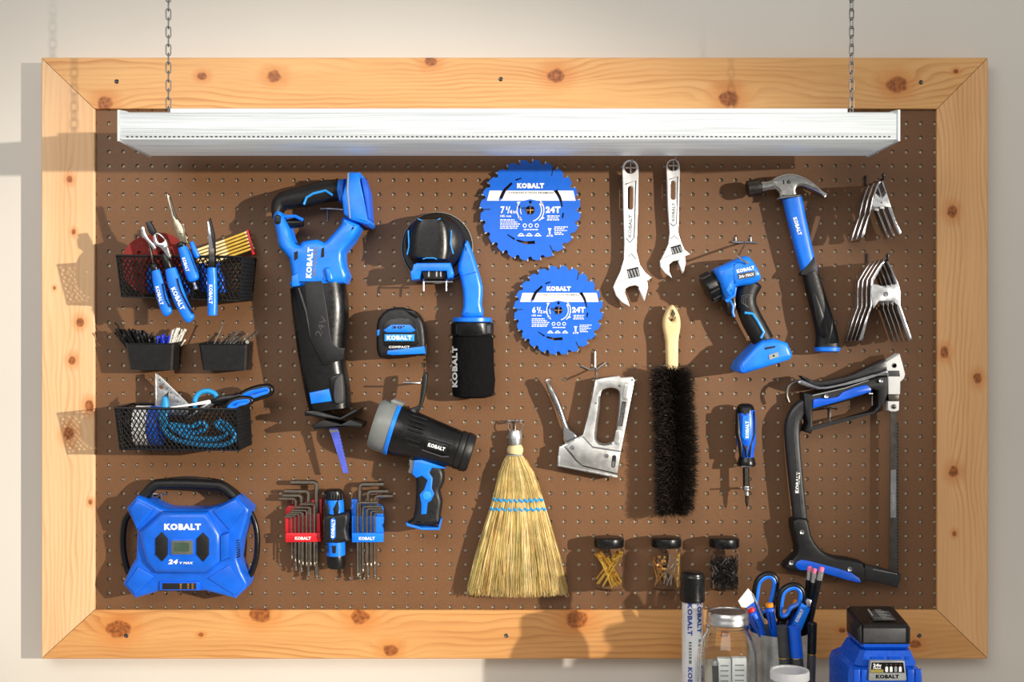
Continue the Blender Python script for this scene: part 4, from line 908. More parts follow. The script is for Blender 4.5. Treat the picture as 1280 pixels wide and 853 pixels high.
# ================================================================== adjustable wrenches
B3 = crop(750, 180, 3.877); E6 = crop(755, 290, 8.533)
def wrench(label, handle, head_r, head_l, ring, slot, panel, jaw, worm, wa, txt, tw_, seam, dz, chev):
    hx, hy, hr_, top_ = ring
    root = thing('adjustable_wrench', label, 'wrench', hx, hy, dz, 'adjustable wrenches on the board')
    arcp = [(hx + top_ * math.cos(math.radians(a)), hy + top_ * math.sin(math.radians(a))) for a in range(180, 361, 20)]
    slab('body', arcp + head_r + head_l, dz, dz + .0095, 'wrench_steel', root, r=.0016, holes=[circ(hx, hy, hr_, 20), slot])
    slab('movable_jaw', jaw, dz - .002, dz + .0085, 'wrench_steel', root, r=.0016)
    tube('panel_line', [(*q, dz + .0095) for q in panel], .0009, 'dark_grey', root, n=6)
    tube('seam_line', [(*q, dz + .0095) for q in seam], .0005, 'mid_grey', root, n=6)
    tube('chevron', [(*q, dz + .0095) for q in chev], .0007, 'dark_grey', root, n=6)
    x0, y0, x1, y1 = worm; cx_, cy_ = (x0 + x1) / 2, (y0 + y1) / 2
    o = slab('worm_window', rot([(x0, y0), (x1, y0), (x1, y1), (x0, y1)], cx_, cy_, wa), dz + .002, dz + .0098, 'hole_dark', root, r=.0003, seg=1)
    for i in range(4):
        x = x0 + (x1 - x0) * (i + .5) / 4; w_ = (x1 - x0) / 13
        slab('worm_thread', rot([(x - w_ - .5, y0 + 2), (x + w_ - .5, y0 + 2), (x + w_ + .5, y1 - .6), (x - w_ + .5, y1 - .6)], cx_, cy_, wa), dz + .004, dz + .0108, 'satin_steel', o, r=.0005, seg=1)
    text('KOBALT', *txt, dz + .0098, tw_[0], tw_[1], tw_[2], 'mid_grey', root, bold=.03)
    hk = hook('steel peg hook through the end hole of the ' + label.split()[0] + ' wrench', hx, hy - 3, .03, .006, bar=False)
    g = Geo(); b = P(hx, hy, dz + .012); g.tube([b + Vector((-hr_ * .0012, 0, 0)), b + Vector((hr_ * .0012, 0, 0))], .0013, 6); g.tube([b + Vector((0, -.002, -hr_ * .0012)), b + Vector((0, -.002, hr_ * .0012))], .0011, 6); g.build('cross_pin', 'satin_steel', hk)
def pill(c, x0, y0, x1, y1): a = one(c, x0, y0); b = one(c, x1, y1); return rrect(*a, *b, (b[0] - a[0]) / 2.05, 4)
wrench('longer adjustable steel wrench hanging beside the saw blades', None,
       B3((187, 115), (185, 300), (178, 480)) + E6((350, 220), (385, 350), (440, 430), (512, 490), (460, 522), (375, 588), (335, 570), (270, 582), (228, 608), (222, 650), (250, 720), (276, 797)),
       E6((190, 752), (128, 680), (98, 590), (118, 540), (175, 420), (212, 290)) + B3((118, 480), (112, 300), (109, 115)),
       (*one(B3, 148, 115), 29 / 3.877, 39 / 3.877), pill(B3, 134, 204, 161, 318), B3((124, 195), (174, 178), (166, 455), (145, 478), (128, 458)),
       E6((368, 600), (395, 548), (460, 520), (470, 590), (434, 737), (424, 735)), (*one(E6, 250, 385), *one(E6, 378, 488)), -14, one(B3, 146, 398), (28, 4.6, 88), E6((120, 552), (260, 490)), .012, E6((262, 262), (292, 234), (342, 292)))
wrench('shorter adjustable steel wrench hanging beside a longer one', None,
       B3((387, 105), (384, 300), (380, 430)) + E6((825, 110), (862, 190), (924, 238), (860, 262), (800, 302), (740, 312), (694, 350), (696, 420), (728, 492)),
       E6((650, 440), (602, 372), (598, 310), (638, 240), (688, 130)) + B3((338, 430), (328, 300), (323, 105)),
       (*one(B3, 355, 105), 26 / 3.877, 32 / 3.877), pill(B3, 342, 178, 367, 270), B3((336, 172), (377, 158), (372, 385), (356, 398), (340, 385)),
       E6((792, 318), (820, 282), (866, 262), (872, 330), (850, 443), (838, 443)), (*one(E6, 716, 145), *one(E6, 832, 232)), -16, one(B3, 356, 330), (23, 3.8, 88), E6((612, 292), (730, 238)), .012, E6((712, 76), (750, 40), (798, 84)))
# ================================================================== staple gun
B4 = crop(660, 420, 4.264)
sg = thing('staple_gun', 'silver metal staple gun with open grip and lever', 'staple gun', 735, 597, .02)
slab('squeeze_lever', smooth(B4((92, 230), (106, 236), (142, 292), (178, 372), (205, 452), (225, 500), (268, 536), (215, 580), (188, 562), (184, 480), (150, 392), (108, 300)), 2), .012, .034, 'chrome', sg, r=.005, seg=3)
body = B4((340, 330), (358, 234), (410, 222), (488, 211), (496, 222), (560, 218), (570, 236), (545, 370), (497, 615), (475, 757), (155, 696), (165, 592), (240, 556), (292, 528), (318, 430))
slab('body', body, .010, .032, 'cast_steel', sg, r=.003, holes=[smooth(B4((400, 290), (440, 278), (478, 288), (490, 320), (482, 430), (466, 540), (445, 570), (400, 578), (370, 560), (366, 520), (380, 400), (388, 320)), 2)])
slab('lower_housing', B4((200, 586), (290, 536), (345, 598), (494, 622), (478, 735), (290, 692), (255, 660)), .02, .0345, 'cast_steel', sg, r=.002)
tube('housing_seam', [(*q, .033) for q in B4((195, 590), (258, 665), (295, 695), (478, 738))], .0009, 'dark_steel', sg, n=6)
tube('housing_seam', [(*q, .0335) for q in B4((290, 535), (345, 592), (494, 616))], .001, 'chrome', sg, n=6)
tube('grip_edge', [(*q, .0325) for q in B4((384, 320), (376, 400), (360, 520), (368, 566), (400, 584), (450, 576))], .0012, 'chrome', sg, n=6, sub=2)
for q in B4((235, 597), (418, 640)): lathe('rivet', [(.0038, 0), (.0038, .001), (.0026, .002), (0, .0022)], P(*q, .0343), (0, -1, 0), 'chrome', sg, n=14)
for q, r in ((B4((488, 266))[0], .0018), (B4((556, 236))[0], .0016), (B4((362, 358))[0], .0014)): lathe('pin', [(r, 0), (r, .0008), (r * .5, .001)], P(*q, .032), (0, -1, 0), 'dark_steel', sg, n=10)
slab('gauge_slot', rot(pill(B4, 446, 636, 468, 704), *one(B4, 457, 670), 6), .03, .0349, 'hole_dark', sg, r=.0003, seg=1)
slab('slot_tab', rot(pill(B4, 449, 668, 465, 700), *one(B4, 457, 670), 6), .03, .0356, 'chrome', sg, r=.0003, seg=1)
for a in ((510, 256, 538, 342), (463, 500, 494, 580)): slab('raised_panel', rot(pill(B4, *a), *one(B4, (a[0] + a[2]) / 2, (a[1] + a[3]) / 2), 9), .03, .0335, 'cast_steel', sg, r=.0009)
slab('name_strip', B4((502, 350), (524, 352), (504, 482), (480, 482)), .03, .0332, 'dark_steel', sg, r=.0003, seg=1)
text('HEAVY DUTY', *one(B4, 502, 418), .0335, 28, 3.6, 79, 'chrome', sg, bold=.02)
slab('nose_plate', B4((155, 696), (160, 640), (172, 642), (165, 690), (478, 748), (475, 760)), .008, .0336, 'satin_steel', sg, r=.0005)
rt = thing('peg_hook', 'steel peg hook holding up the staple gun', 'hook', loc=P(*one(B4, 352, 165), 0), group='steel peg hooks on the board')
tube('arm', [(*one(B4, 355, 80), 0), (*one(B4, 357, 85), .004), (*one(B4, 357, 170), .005), (*one(B4, 362, 200), .03), (*one(B4, 364, 222), .05), (*one(B4, 364, 215), .052)], .0018, 'satin_steel', rt)
tube('cross_bar', [(*one(B4, 285, 160), .003), (*one(B4, 330, 180), .004), (*one(B4, 370, 175), .006), (*one(B4, 415, 143), .004)], .0016, 'satin_steel', rt)
# ================================================================== counter brush
B5 = crop(790, 370, 2.941)
cb = thing('counter_brush', 'black bristled counter brush with pale wooden handle', 'brush', 842, 640, .02)
mat('pale_wood', (232, 202, 148), .5, var=.1, vscale=20)
slab('handle', smooth(B5((148, 32), (166, 50), (178, 80), (180, 115), (172, 170), (168, 285), (132, 285), (126, 170), (116, 115), (118, 80), (132, 50)), 3), .016, .034, 'pale_wood', cb, r=.006, seg=3, holes=[circ(*one(B5, 147, 88), 6 / 2.941, 12)])
tube('leather_loop', [(*q, .036) for q in B5((150, 50), (157, 66), (150, 80), (146, 66))], .0012, 'black', cb, n=6, closed=True)
sweep('block', [(*q[:2], q[2], .022, .012) for q in B5((150, 280, 22), (152, 420, 30), (158, 600, 32), (156, 770, 28))], 'black_soft', cb, n=14)
sil = [(262, 105, 195), (285, 68, 222), (340, 66, 232), (400, 72, 232), (480, 74, 240), (560, 78, 246), (640, 80, 243), (720, 80, 238), (780, 82, 225), (806, 95, 180)]
def edges(y):
    for a, b in zip(sil, sil[1:]):
        if a[0] <= y <= b[0]:
            t_ = (y - a[0]) / (b[0] - a[0]); return a[1] + (b[1] - a[1]) * t_, a[2] + (b[2] - a[2]) * t_
    return sil[-1][1:]
R_ = random.Random(5)
for nm, c in (('bristle_a', (30, 25, 22)), ('bristle_b', (58, 48, 40)), ('bristle_c', (96, 84, 72))): mat(nm, c, .5)
gs = [Geo() for _ in range(3)]
for i in range(9000):
    y = R_.uniform(275, 795); l, r = edges(y); c = (l + r) / 2; hw = (r - l) / 2
    ph = R_.uniform(-math.pi / 2, math.pi / 2) * 1.05
    rx, ry = 24 * math.sin(ph), 0
    ln = R_.uniform(.84, 1.06)
    tx_ = c + hw * math.sin(ph) * ln + R_.uniform(-8, 8); ty = y + R_.uniform(-16, 16) + (y - 530) * .05 * R_.uniform(.5, 1.4)
    p0 = P(*one(B5, c + rx, y), .022 + .008 * math.cos(ph)); p1 = P(*one(B5, tx_, ty), .026 + .036 * max(-.3, math.cos(ph)) * ln)
    mid = p0.lerp(p1, .55) + Vector((R_.uniform(-.003, .003), R_.uniform(-.002, .002), R_.uniform(-.003, .003)))
    gs[R_.choices((0, 1, 2), (52, 44, 3))[0]].tube([p0, mid, p1], [.0006, .0005, .0002], 3, caps=False)
for i, g in enumerate(gs):
    s_ = g.build('bristles', 'bristle_' + 'abc'[i], cb, closed=False); s_['kind'] = 'stuff'
hook('steel peg hook through the counter brush handle', *one(B5, 147, 88), .042, .004, bar=False)
# ================================================================== cordless flashlight
B6 = crop(860, 280, 4.266)
fl = thing('cordless_flashlight', 'blue and black cordless pistol-grip work light hanging from a wire hook', 'flashlight', 935, 460, .04)
d = .05
a = P(*one(B6, 92, 354), d); b = P(*one(B6, 205, 294), d); T = (b - a).normalized(); kk = sc(d) / 4.266
lathe('lamp_head', [(56 * kk, 0), (70 * kk, 2 * kk), (75 * kk, 12 * kk), (75 * kk, 60 * kk), (70 * kk, 64 * kk), (70 * kk, 70 * kk), (76 * kk, 74 * kk), (76 * kk, 100 * kk), (70 * kk, 124 * kk)], a, T, 'black', fl, n=32)
g = Geo(); sd = Vector((-T.z, 0, T.x))
for i in range(10):
    an = math.radians(36 * i); rad = sd * math.cos(an) + Vector((0, -1, 0)) * math.sin(an); c0 = a + rad * 76 * kk
    g.tube([c0 + T * 8 * kk, c0 + T * 58 * kk], 9 * kk, 6)
g.build('bezel_ribs', 'black_soft', fl)
slab('head_badge', rot(rrect(*one(B6, 108, 312), *one(B6, 158, 340), 1.5), *one(B6, 133, 326), -22), d, d + 79 * kk, 'dark_grey', fl, r=.001)
slab('housing', smooth(B6((146, 246), (205, 212), (260, 185), (318, 167), (355, 196), (390, 258), (394, 296), (345, 322), (262, 335), (245, 378), (212, 398), (180, 340)), 2), .014, .082, 'tool_blue', fl, r=.014, seg=4)
slab('side_panel', smooth(B6((248, 222), (270, 208), (330, 210), (372, 250), (375, 282), (300, 300), (255, 318), (244, 270)), 2), .07, .0835, 'tool_blue', fl, r=.002)
sweep('grip', [(*q[:2], q[2], .048, .021) for q in B6((332, 318, 62), (312, 375, 54), (310, 430, 53), (335, 500, 56), (372, 570, 57), (402, 625, 56))], 'black_soft', fl, n=20, p=2.4, cap=(5, 2), sub=3)
tube('accent_line', [(*q, .070) for q in B6((302, 474), (345, 480), (372, 520), (404, 578), (388, 610))], .0024, 'blue_light', fl, n=8)
for i in range(3): tube('grip_line', [(*q, .0692) for q in B6((345 - i * 14, 370 + i * 6), (288 + i * 8, 385 + i * 8), (286 + i * 10, 420 + i * 4), (320 + i * 2, 448 - i * 2))], .0009, 'dark_grey', fl, n=6)
tube('trigger_line', [(*q, .062) for q in B6((200, 412), (246, 380), (252, 340))], .003, 'tool_blue', fl, n=8)
slab('trigger', B6((205, 415), (248, 385), (258, 430), (250, 490), (232, 494), (212, 462)), .03, .062, 'black', fl, r=.003)
tube('trigger_line', [(*q, .063) for q in B6((205, 415), (226, 410), (240, 440), (238, 470), (246, 496))], .0022, 'tool_blue', fl, n=8)
slab('battery_foot', B6((268, 770), (280, 738), (362, 650), (400, 622), (462, 612), (535, 636), (562, 700), (548, 724), (302, 800), (272, 788)), .010, .086, 'tool_blue', fl, r=.008, seg=3)
slab('foot_recess', B6((408, 660), (465, 650), (466, 660), (410, 672)), .08, .0866, 'hole_dark', fl, r=.0003, seg=1)
o = slab('label_plate', B6((430, 700), (480, 682), (484, 708), (434, 726)), .08, .0872, 'light_grey', fl, r=.0003, seg=1)
lathe('screw', [(.0018, 0), (.0018, .0006), (.0009, .0004)], P(*one(B6, 457, 704), .0872), (0, -1, 0), 'hole_dark', o, n=10)
slab('foot_slot', B6((274, 760), (290, 745), (296, 795), (278, 785)), .05, .0862, 'blue_deep', fl, r=.0005, seg=1)
text('KOBALT', *one(B6, 307, 243), .0839, 22.5, 4.6, 13, 'white', fl, bold=.045)
o = slab('name_plate', rot(rrect(*one(B6, 266, 258), *one(B6, 360, 290), 1.5), *one(B6, 313, 274), -10), .08, .0842, 'dark_grey', fl, r=.0004, seg=1)
text('24v MAX', *one(B6, 312, 275), .0845, 19, 3.8, 11, 'white', o, bold=.03, slant=.2)
rt = thing('peg_hook', 'double-prong wire hook with wide bar holding up the work light', 'hook', loc=P(*one(B6, 300, 95), 0), group='steel peg hooks on the board')
tube('cross_bar', [(*one(B6, 236, 96), .004), (*one(B6, 372, 100), .004)], .002, 'satin_steel', rt)
for x in (255, 335): tube('prong', [(*one(B6, x, 70), -.004), (*one(B6, x, 72), .002), (*one(B6, x, 98), .003)], .0018, 'satin_steel', rt)
tube('arm', [(*one(B6, 302, 98), .004), (*one(B6, 300, 115), .03), (*one(B6, 268, 172), .085), (*one(B6, 285, 190), .090), (*one(B6, 322, 212), .088)], .0019, 'satin_steel', rt)
# ================================================================== claw hammer
B7 = crop(920, 200, 3.281)
hm = thing('claw_hammer', 'claw hammer with polished steel head and blue and black handle', 'hammer', 1033, 440, .02)
d = .03; kk = sc(d) / 3.281
a = P(*one(B7, 45, 120), d); b = P(*one(B7, 108, 110), d); T = (b - a).normalized()
lathe('striking_face', [(28 * kk, 0), (34 * kk, 3 * kk), (35 * kk, 10 * kk), (34 * kk, 50 * kk), (26 * kk, 60 * kk)], a, T, 'dark_steel', hm, n=28)
mat('polished', (196, 194, 190), .2, 1.0, var=.06)
sweep('head_neck', [(*q[:2], q[2], d, .011) for q in B7((100, 112, 24), (130, 108, 20), (165, 100, 24), (185, 98, 30))], 'polished', hm, n=16, p=3)
slab('head', smooth(B7((148, 82), (178, 62), (215, 53), (260, 58), (310, 82), (350, 115), (376, 148), (368, 152), (330, 130), (290, 112), (262, 108), (250, 122), (250, 150), (188, 156), (178, 130), (155, 112)), 3), d - .012, d + .013, 'polished', hm, r=.006, seg=4, ang=60)
text('16', *one(B7, 209, 90), d + .0134, 10, 5.2, 4, 'hole_dark', hm, bold=.02)
g = Geo(); c = P(*one(B7, 219, 154), d); g.tube([c + Vector((54 * kk * math.cos(t_), -.016 * math.sin(t_), 6 * kk * math.cos(t_))) for t_ in [2 * math.pi * i / 24 for i in range(24)]], .0016, 6, True); g.build('collar_ring', 'polished', hm)
sweep('handle_shaft', [(*q[:2], q[2], d, .0125) for q in B7((230, 158, 40), (246, 235, 38), (266, 320, 36), (288, 410, 34), (305, 470, 32))], 'blue', hm, n=20, p=2.8, cap=(1, 1), sub=2)
sweep('grip', [(*q[:2], q[2], d, .0145) for q in B7((303, 462, 33), (318, 520, 35), (338, 590, 37), (358, 660, 40), (372, 720, 44), (374, 768, 50))], 'black_soft', hm, n=20, p=2.6, cap=(2, 1), sub=2)
slab('grip_tongue', B7((322, 398), (330, 430), (338, 470), (268, 474), (266, 464)), d - .005, d + .0132, 'black_soft', hm, r=.001)
slab('grip_inlay', smooth(B7((312, 560), (330, 555), (372, 680), (375, 720), (345, 720)), 2), d, d + .0155, 'black', hm, r=.001)
sweep('end_cap', [(*q[:2], q[2], d, .017) for q in B7((374, 770, 53), (374, 784, 50))], 'blue', hm, n=20, p=2.6, cap=(2, 2))
text('KOBALT', *one(B7, 252, 272), d + .0128, 23, 5.2, -73, 'white', hm, bold=.045)
for x in (196, 262):
    rt = thing('peg_hook', 'steel peg hook under the hammer head', 'hook', loc=P(*one(B7, x, 160), 0), group='steel peg hooks on the board')
    tube('arm', [(*one(B7, x, 165), 0), (*one(B7, x, 165), .012)], .0018, 'satin_steel', rt)
# ================================================================== spring clamps
E4 = crop(1050, 210, 8.53); E5 = crop(1050, 315, 7.109)
def clamp(label, C, L, Rr, br, piv, d0, group, shift, pr):
    # shapes are read at the front clamp's depth; each clamp behind is moved straight back
    root = thing('spring_clamp', label, 'clamp', *one(C, *piv), d0, group)
    def move(o):
        for v in o.data.vertices: v.co.y += shift
    for nm, pts in (('arm', L), ('arm', Rr)): move(slab(nm, C(*pts), d0 - .020, d0, 'chrome', root, r=.0022, seg=2))
    move(slab('bridge_plate', C(*br), d0 - .0015, d0 + .0006, 'galvanized', root, r=.0008))
    move(lathe('pivot', [(pr, 0), (pr, .001), (pr * .7, .002), (pr * .5, .0012), (0, .0012)], P(*one(C, *piv), d0 + .0006), (0, -1, 0), 'chrome', root, n=16))
    g = Geo(); b = P(*one(C, *piv), d0 - .01); g.lathe([(.005, -.007), (.005, .007)], b, (0, -1, 0), 12); move(g.build('spring', 'dark_steel', root))
    root.location.y += shift
    for o in root.children:
        for v in o.data.vertices: v.co.y -= shift
L5 = ((392, 62), (412, 68), (372, 140), (302, 262), (288, 345), (292, 470), (250, 600), (202, 795), (165, 792), (222, 610), (268, 480), (268, 330), (278, 240), (340, 135))
R5 = ((405, 66), (430, 85), (470, 160), (522, 272), (545, 362), (540, 470), (592, 620), (645, 772), (610, 800), (556, 640), (506, 500), (502, 300), (450, 170))
b5 = ((288, 285), (340, 292), (400, 316), (450, 306), (505, 280), (535, 350), (528, 490), (470, 437), (345, 437), (298, 505), (276, 350))
for i in range(4): clamp(('larger steel spring clamp hanging in front of three others', 'larger steel spring clamp second from the front of its row', 'larger steel spring clamp third from the front of its row', 'larger steel spring clamp at the back against the pegboard')[i], E5, L5, R5, b5, (408, 376), .108, 'larger spring clamps on one hook', .0265 * i, .0042)
L4 = ((428, 122), (448, 128), (412, 190), (372, 300), (352, 400), (305, 560), (272, 700), (238, 758), (220, 742), (254, 640), (312, 480), (342, 330), (388, 185))
R4 = ((438, 128), (466, 142), (502, 262), (548, 402), (602, 560), (662, 690), (630, 722), (580, 610), (512, 430), (482, 255), (450, 180))
b4 = ((382, 268), (412, 305), (442, 326), (475, 300), (497, 265), (550, 425), (440, 408), (375, 425), (345, 405))
for i in range(3): clamp(('smaller steel spring clamp hanging in front of two others', 'smaller steel spring clamp between two others on its hook', 'smaller steel spring clamp at the back against the pegboard')[i], E4, L4, R4, b4, (446, 368), .095, 'smaller spring clamps on one hook', .031 * i, .0022)
for (C, x, y, yh, dm, lab) in ((E4, 465, 85, 118, .108, 'black peg hook carrying the smaller spring clamps'), (E5, 424, 42, 75, .122, 'black peg hook carrying the larger spring clamps')):
    q = one(C, x, yh); rt = thing('peg_hook', lab, 'hook', loc=Vector((P(*q, dm).x, 0, P(*q, dm).z)), group='steel peg hooks on the board')
    b = Vector((P(*q, dm).x, 0, P(*q, dm).z)); e = P(*one(C, x, y), dm)
    g = Geo(); g.tube([b + Vector((0, -.002, .02)), b + Vector((0, -.002, .004)), b + Vector((0, -.006, 0)), Vector((b.x, -dm + .004, b.z)), Vector((b.x, -dm, b.z + .003)), e], .0022, 8); g.build('arm', 'black_metal', rt)
    g = Geo(); g.lathe([(.001, -.003), (.0034, -.001), (.0034, .003), (.001, .005)], e, (0, 0, 1), 12); g.build('tip', 'black', rt)
# ================================================================== hacksaw
C1 = crop(960, 430, 2.666); E8 = crop(970, 430, 6.561)
hs = thing('hacksaw', 'black high-tension hacksaw with blue grip inlays, hanging on the board', 'hacksaw', 1050, 725, .02)
d = .028
mat('saw_black', (44, 44, 46), .34, .2, var=.1)
fp = [(*one(E8, 235, 500), 22 / 2.666), (*one(C1, 104, 218), 24 / 2.666), (*one(C1, 86, 248), 25 / 2.666), (*one(C1, 79, 300), 25 / 2.666), (*one(C1, 90, 430), 24 / 2.666), (*one(C1, 104, 560), 23 / 2.666), (*one(C1, 112, 620), 22 / 2.666)]
sweep('frame_tube', [(x, y, w_, d, .010) for x, y, w_ in fp], 'saw_black', hs, n=16, p=4, cap=(0, 0), sub=3)
tube('frame_highlight', smooth([(x + 3, y, d + .0098) for x, y, w_ in fp[2:]], 2, False), .0012, 'dark_grey', hs, n=6)
slab('front_casting', smooth(C1((82, 590), (132, 584), (146, 640), (180, 690), (230, 714), (318, 730), (324, 790), (300, 800), (200, 772), (100, 765), (62, 755), (62, 735), (98, 700), (92, 650)), 2), .012, .046, 'black_soft', hs, r=.006, seg=3)
slab('blue_inlay', smooth(C1((90, 738), (112, 720), (180, 735), (280, 764), (312, 796), (270, 790), (160, 758), (110, 756)), 2), .03, .0475, 'blue_deep', hs, r=.002)
sweep('front_tube', [(*q[:2], q[2], d, .0095) for q in C1((315, 760, 28), (370, 770, 26), (432, 790, 24))], 'saw_black', hs, n=14, p=4, cap=(1, 1))
tube('tube_edge', [(*q, d + .0095) for q in C1((350, 752), (400, 762), (430, 768))], .0012, 'satin_steel', hs, n=6)
tt = []
for i in range(46): y = 262 + i * 11.0; tt += [(430, y), (436, y + 8)]
slab('saw_blade', C1((408, 214), (428, 214), (429, 258), *tt, (430, 776), (404, 790)), d - .001, d + .001, 'dark_steel', hs, r=.0002, seg=1)
g = Geo()
for i in range(46):
    y = 262 + i * 11.0; slab_geo(g, C1((431, y), (438, y + 7), (431, y + 7)), d - .0012, d + .0016, r=.0002, seg=1)
s_ = g.build('teeth', 'black_metal', hs); s_['kind'] = 'stuff'
slab('blade_label', C1((409, 420), (427, 420), (427, 580), (408, 580)), d, d + .0014, 'mid_grey', hs, r=.0001, seg=1)
text('KOBALT', *one(C1, 418, 520), d + .0017, 24, 3.0, 90, 'light_grey', hs, bold=.03)
slab('tension_head', E8((900, 152), (1016, 80), (1042, 170), (1062, 250), (1052, 285), (1022, 312), (1020, 416), (925, 416), (920, 268), (906, 232)), .016, .044, 'white', hs, r=.002)
slab('head_step', E8((922, 220), (1012, 220), (1018, 268), (922, 268)), .03, .0446, 'dark_grey', hs, r=.0005)
lathe('pivot', [(.0042, 0), (.0042, .001), (.003, .0015), (.0022, -.001), (0, -.001)], P(*one(E8, 970, 178), .044), (0, -1, 0), 'dark_steel', hs, n=16)
slab('yoke', E8((922, 416), (1010, 416), (1008, 472), (924, 472)), .016, .038, 'dark_steel', hs, r=.001)
slab('blade_bracket', E8((918, 470), (1012, 470), (1010, 545), (985, 556), (945, 556), (920, 545)), .018, .037, 'white', hs, r=.0015)
lathe('wing_screw', [(.0042, 0), (.0042, .002), (.002, .003), (0, .003)], P(*one(E8, 965, 515), .037), (0, -1, 0), 'dark_steel', hs, n=14)
slab('tension_lever', smooth(E8((212, 266), (240, 272), (345, 312), (480, 290), (640, 250), (880, 132), (906, 150), (918, 215), (800, 250), (560, 318), (345, 352), (285, 335)), 2), .014, .044, 'saw_black', hs, r=.003)
slab('lever_edge', smooth(E8((172, 318), (205, 290), (250, 305), (330, 340), (420, 348), (700, 288), (860, 230), (916, 208), (920, 258), (800, 272), (560, 342), (400, 376), (300, 370), (215, 342)), 2), .020, .047, 'chrome', hs, r=.004, seg=3)
tube('lever_tail', [(*q, .036) for q in E8((105, 480), (88, 430), (92, 380), (120, 335), (180, 308), (210, 305))], .0028, 'dark_steel', hs, n=8, sub=3)
slab('rear_handle', smooth(E8((225, 398), (310, 412), (560, 348), (700, 308), (850, 266), (918, 262), (925, 330), (920, 420), (890, 500), (840, 565), (600, 620), (310, 695), (290, 740), (232, 722), (262, 650), (236, 560)), 1), .010, .042, 'black_soft', hs, r=.004, seg=3, holes=[E8((302, 548), (460, 505), (620, 462), (740, 418), (800, 375), (836, 390), (838, 510), (795, 556), (600, 612), (306, 690))])
slab('blue_inlay', smooth(E8((306, 455), (350, 445), (440, 445), (510, 432), (545, 395), (650, 355), (745, 333), (788, 368), (782, 398), (690, 425), (500, 482), (300, 534)), 1), .02, .0455, 'blue_deep', hs, r=.004)
tube('handle_line', [(*q, .0425) for q in E8((300, 424), (560, 366), (760, 300))], .001, 'light_grey', hs, n=6)
for q in (*E8((412, 430), (860, 302)), *C1((113, 628), (77, 730), (272, 752))):
    o = lathe('screw', [(.0042, 0), (.0042, .0012), (.0034, .002), (.0012, .0012)], P(*q, .0455), (0, -1, 0), 'satin_steel', hs, n=14)
text('KOBALT', *one(C1, 99, 462), d + .0105, 27, 4.6, 86, 'white', hs, bold=.045)
hook('steel peg hook inside the hacksaw rear handle', *one(E8, 440, 525), .05, .004)
rt = thing('peg_hook', 'dark peg hook beside the blue inlay inside hacksaw handle', 'hook', loc=P(*one(E8, 790, 410), 0), group='steel peg hooks on the board')
tube('arm', [(*one(E8, 790, 505), .0025), (*one(E8, 790, 425), .0025), (*one(E8, 790, 412), .006), (*one(E8, 788, 410), .045), (*one(E8, 760, 408), .047)], .0018, 'satin_steel', rt)
# ================================================================== screwdriver
C2 = crop(890, 490, 5.331)
sd_ = thing('screwdriver', 'stubby multi-bit screwdriver with blue and black handle', 'screwdriver', 933, 633, .02)
d = .032
def up(name, m, prof, n=20, fl=1.0, par=None):
    g = Geo(); rings = []
    for x, hw, y in prof:
        c = P(*one(C2, x, y), d); r = hw / 5.331 * sc(d); rings.append([c + Vector((r * math.cos(2 * math.pi * q / n), r * fl * math.sin(2 * math.pi * q / n), 0)) for q in range(n)])
    g.loft(rings); return g.build(name, m, par or sd_)
up('handle', 'blue_deep', [(222, 30, 84), (222, 52, 96), (223, 62, 125), (225, 68, 200), (226, 68, 280), (228, 60, 350), (229, 50, 400), (229, 48, 440)])
up('end_cap', 'black', [(222, 26, 78), (222, 46, 86), (222, 58, 104), (222, 63, 130), (223, 63, 140)])
slab('cap_hole', circ(*one(C2, 230, 132), 22 / 5.331, 14, 26 / 5.331), d, d + .0165, 'hole_dark', sd_, r=.0003, seg=1)
for q in (((168, 130), (182, 150), (192, 300), (205, 350), (205, 440), (192, 440), (182, 345), (165, 280)), ((288, 130), (276, 150), (270, 300), (248, 350), (246, 440), (258, 440), (270, 350), (292, 280)), ((205, 345), (226, 360), (250, 345), (236, 400), (234, 440), (222, 440), (220, 400))): slab('grip_stripe', C2(*q), d, d + .0158, 'black_soft', sd_, r=.003)
slab('front_panel', C2((205, 165), (230, 155), (258, 165), (265, 300), (240, 330), (214, 325), (198, 300)), d + .005, d + .0182, 'blue', sd_, r=.002)
text('KOBALT', *one(C2, 234, 252), d + .0186, 21.5, 4.4, 90, 'white', sd_, bold=.045)
up('collar', 'black', [(229, 50, 436), (230, 56, 455), (230, 62, 480), (230, 60, 490), (230, 30, 494)])
g = Geo(); c = P(*one(C2, 224, 492), d); kk = sc(d) / 5.331; g.tube([c + Vector((56 * kk * math.cos(t_), 56 * kk * math.sin(t_), -.0004)) for t_ in [2 * math.pi * i / 24 for i in range(24)]], .0012, 6, True); g.build('collar_ring', 'chrome', sd_)
up('shaft', 'dark_steel', [(226, 22, 490), (228, 22, 630)], 6)
up('bit_holder', 'satin_steel', [(228, 24, 628), (229, 26, 634), (230, 24, 656), (231, 15, 664), (232, 15, 690)], 14)
up('bit', 'dark_steel', [(232, 12, 688), (232, 11, 735), (233, 6, 760), (233, 2, 772)], 6)
for dx in (-1, 1):
    q = one(C2, 229 + dx * 50, 640); rt = thing('peg_hook', 'small steel peg hook beside the screwdriver shaft', 'hook', loc=P(*q, 0), group='steel peg hooks on the board')
    tube('arm', [(*q, 0), (*q, .02), (*one(C2, 229 + dx * 34, 640), .046)], .0013, 'satin_steel', rt)
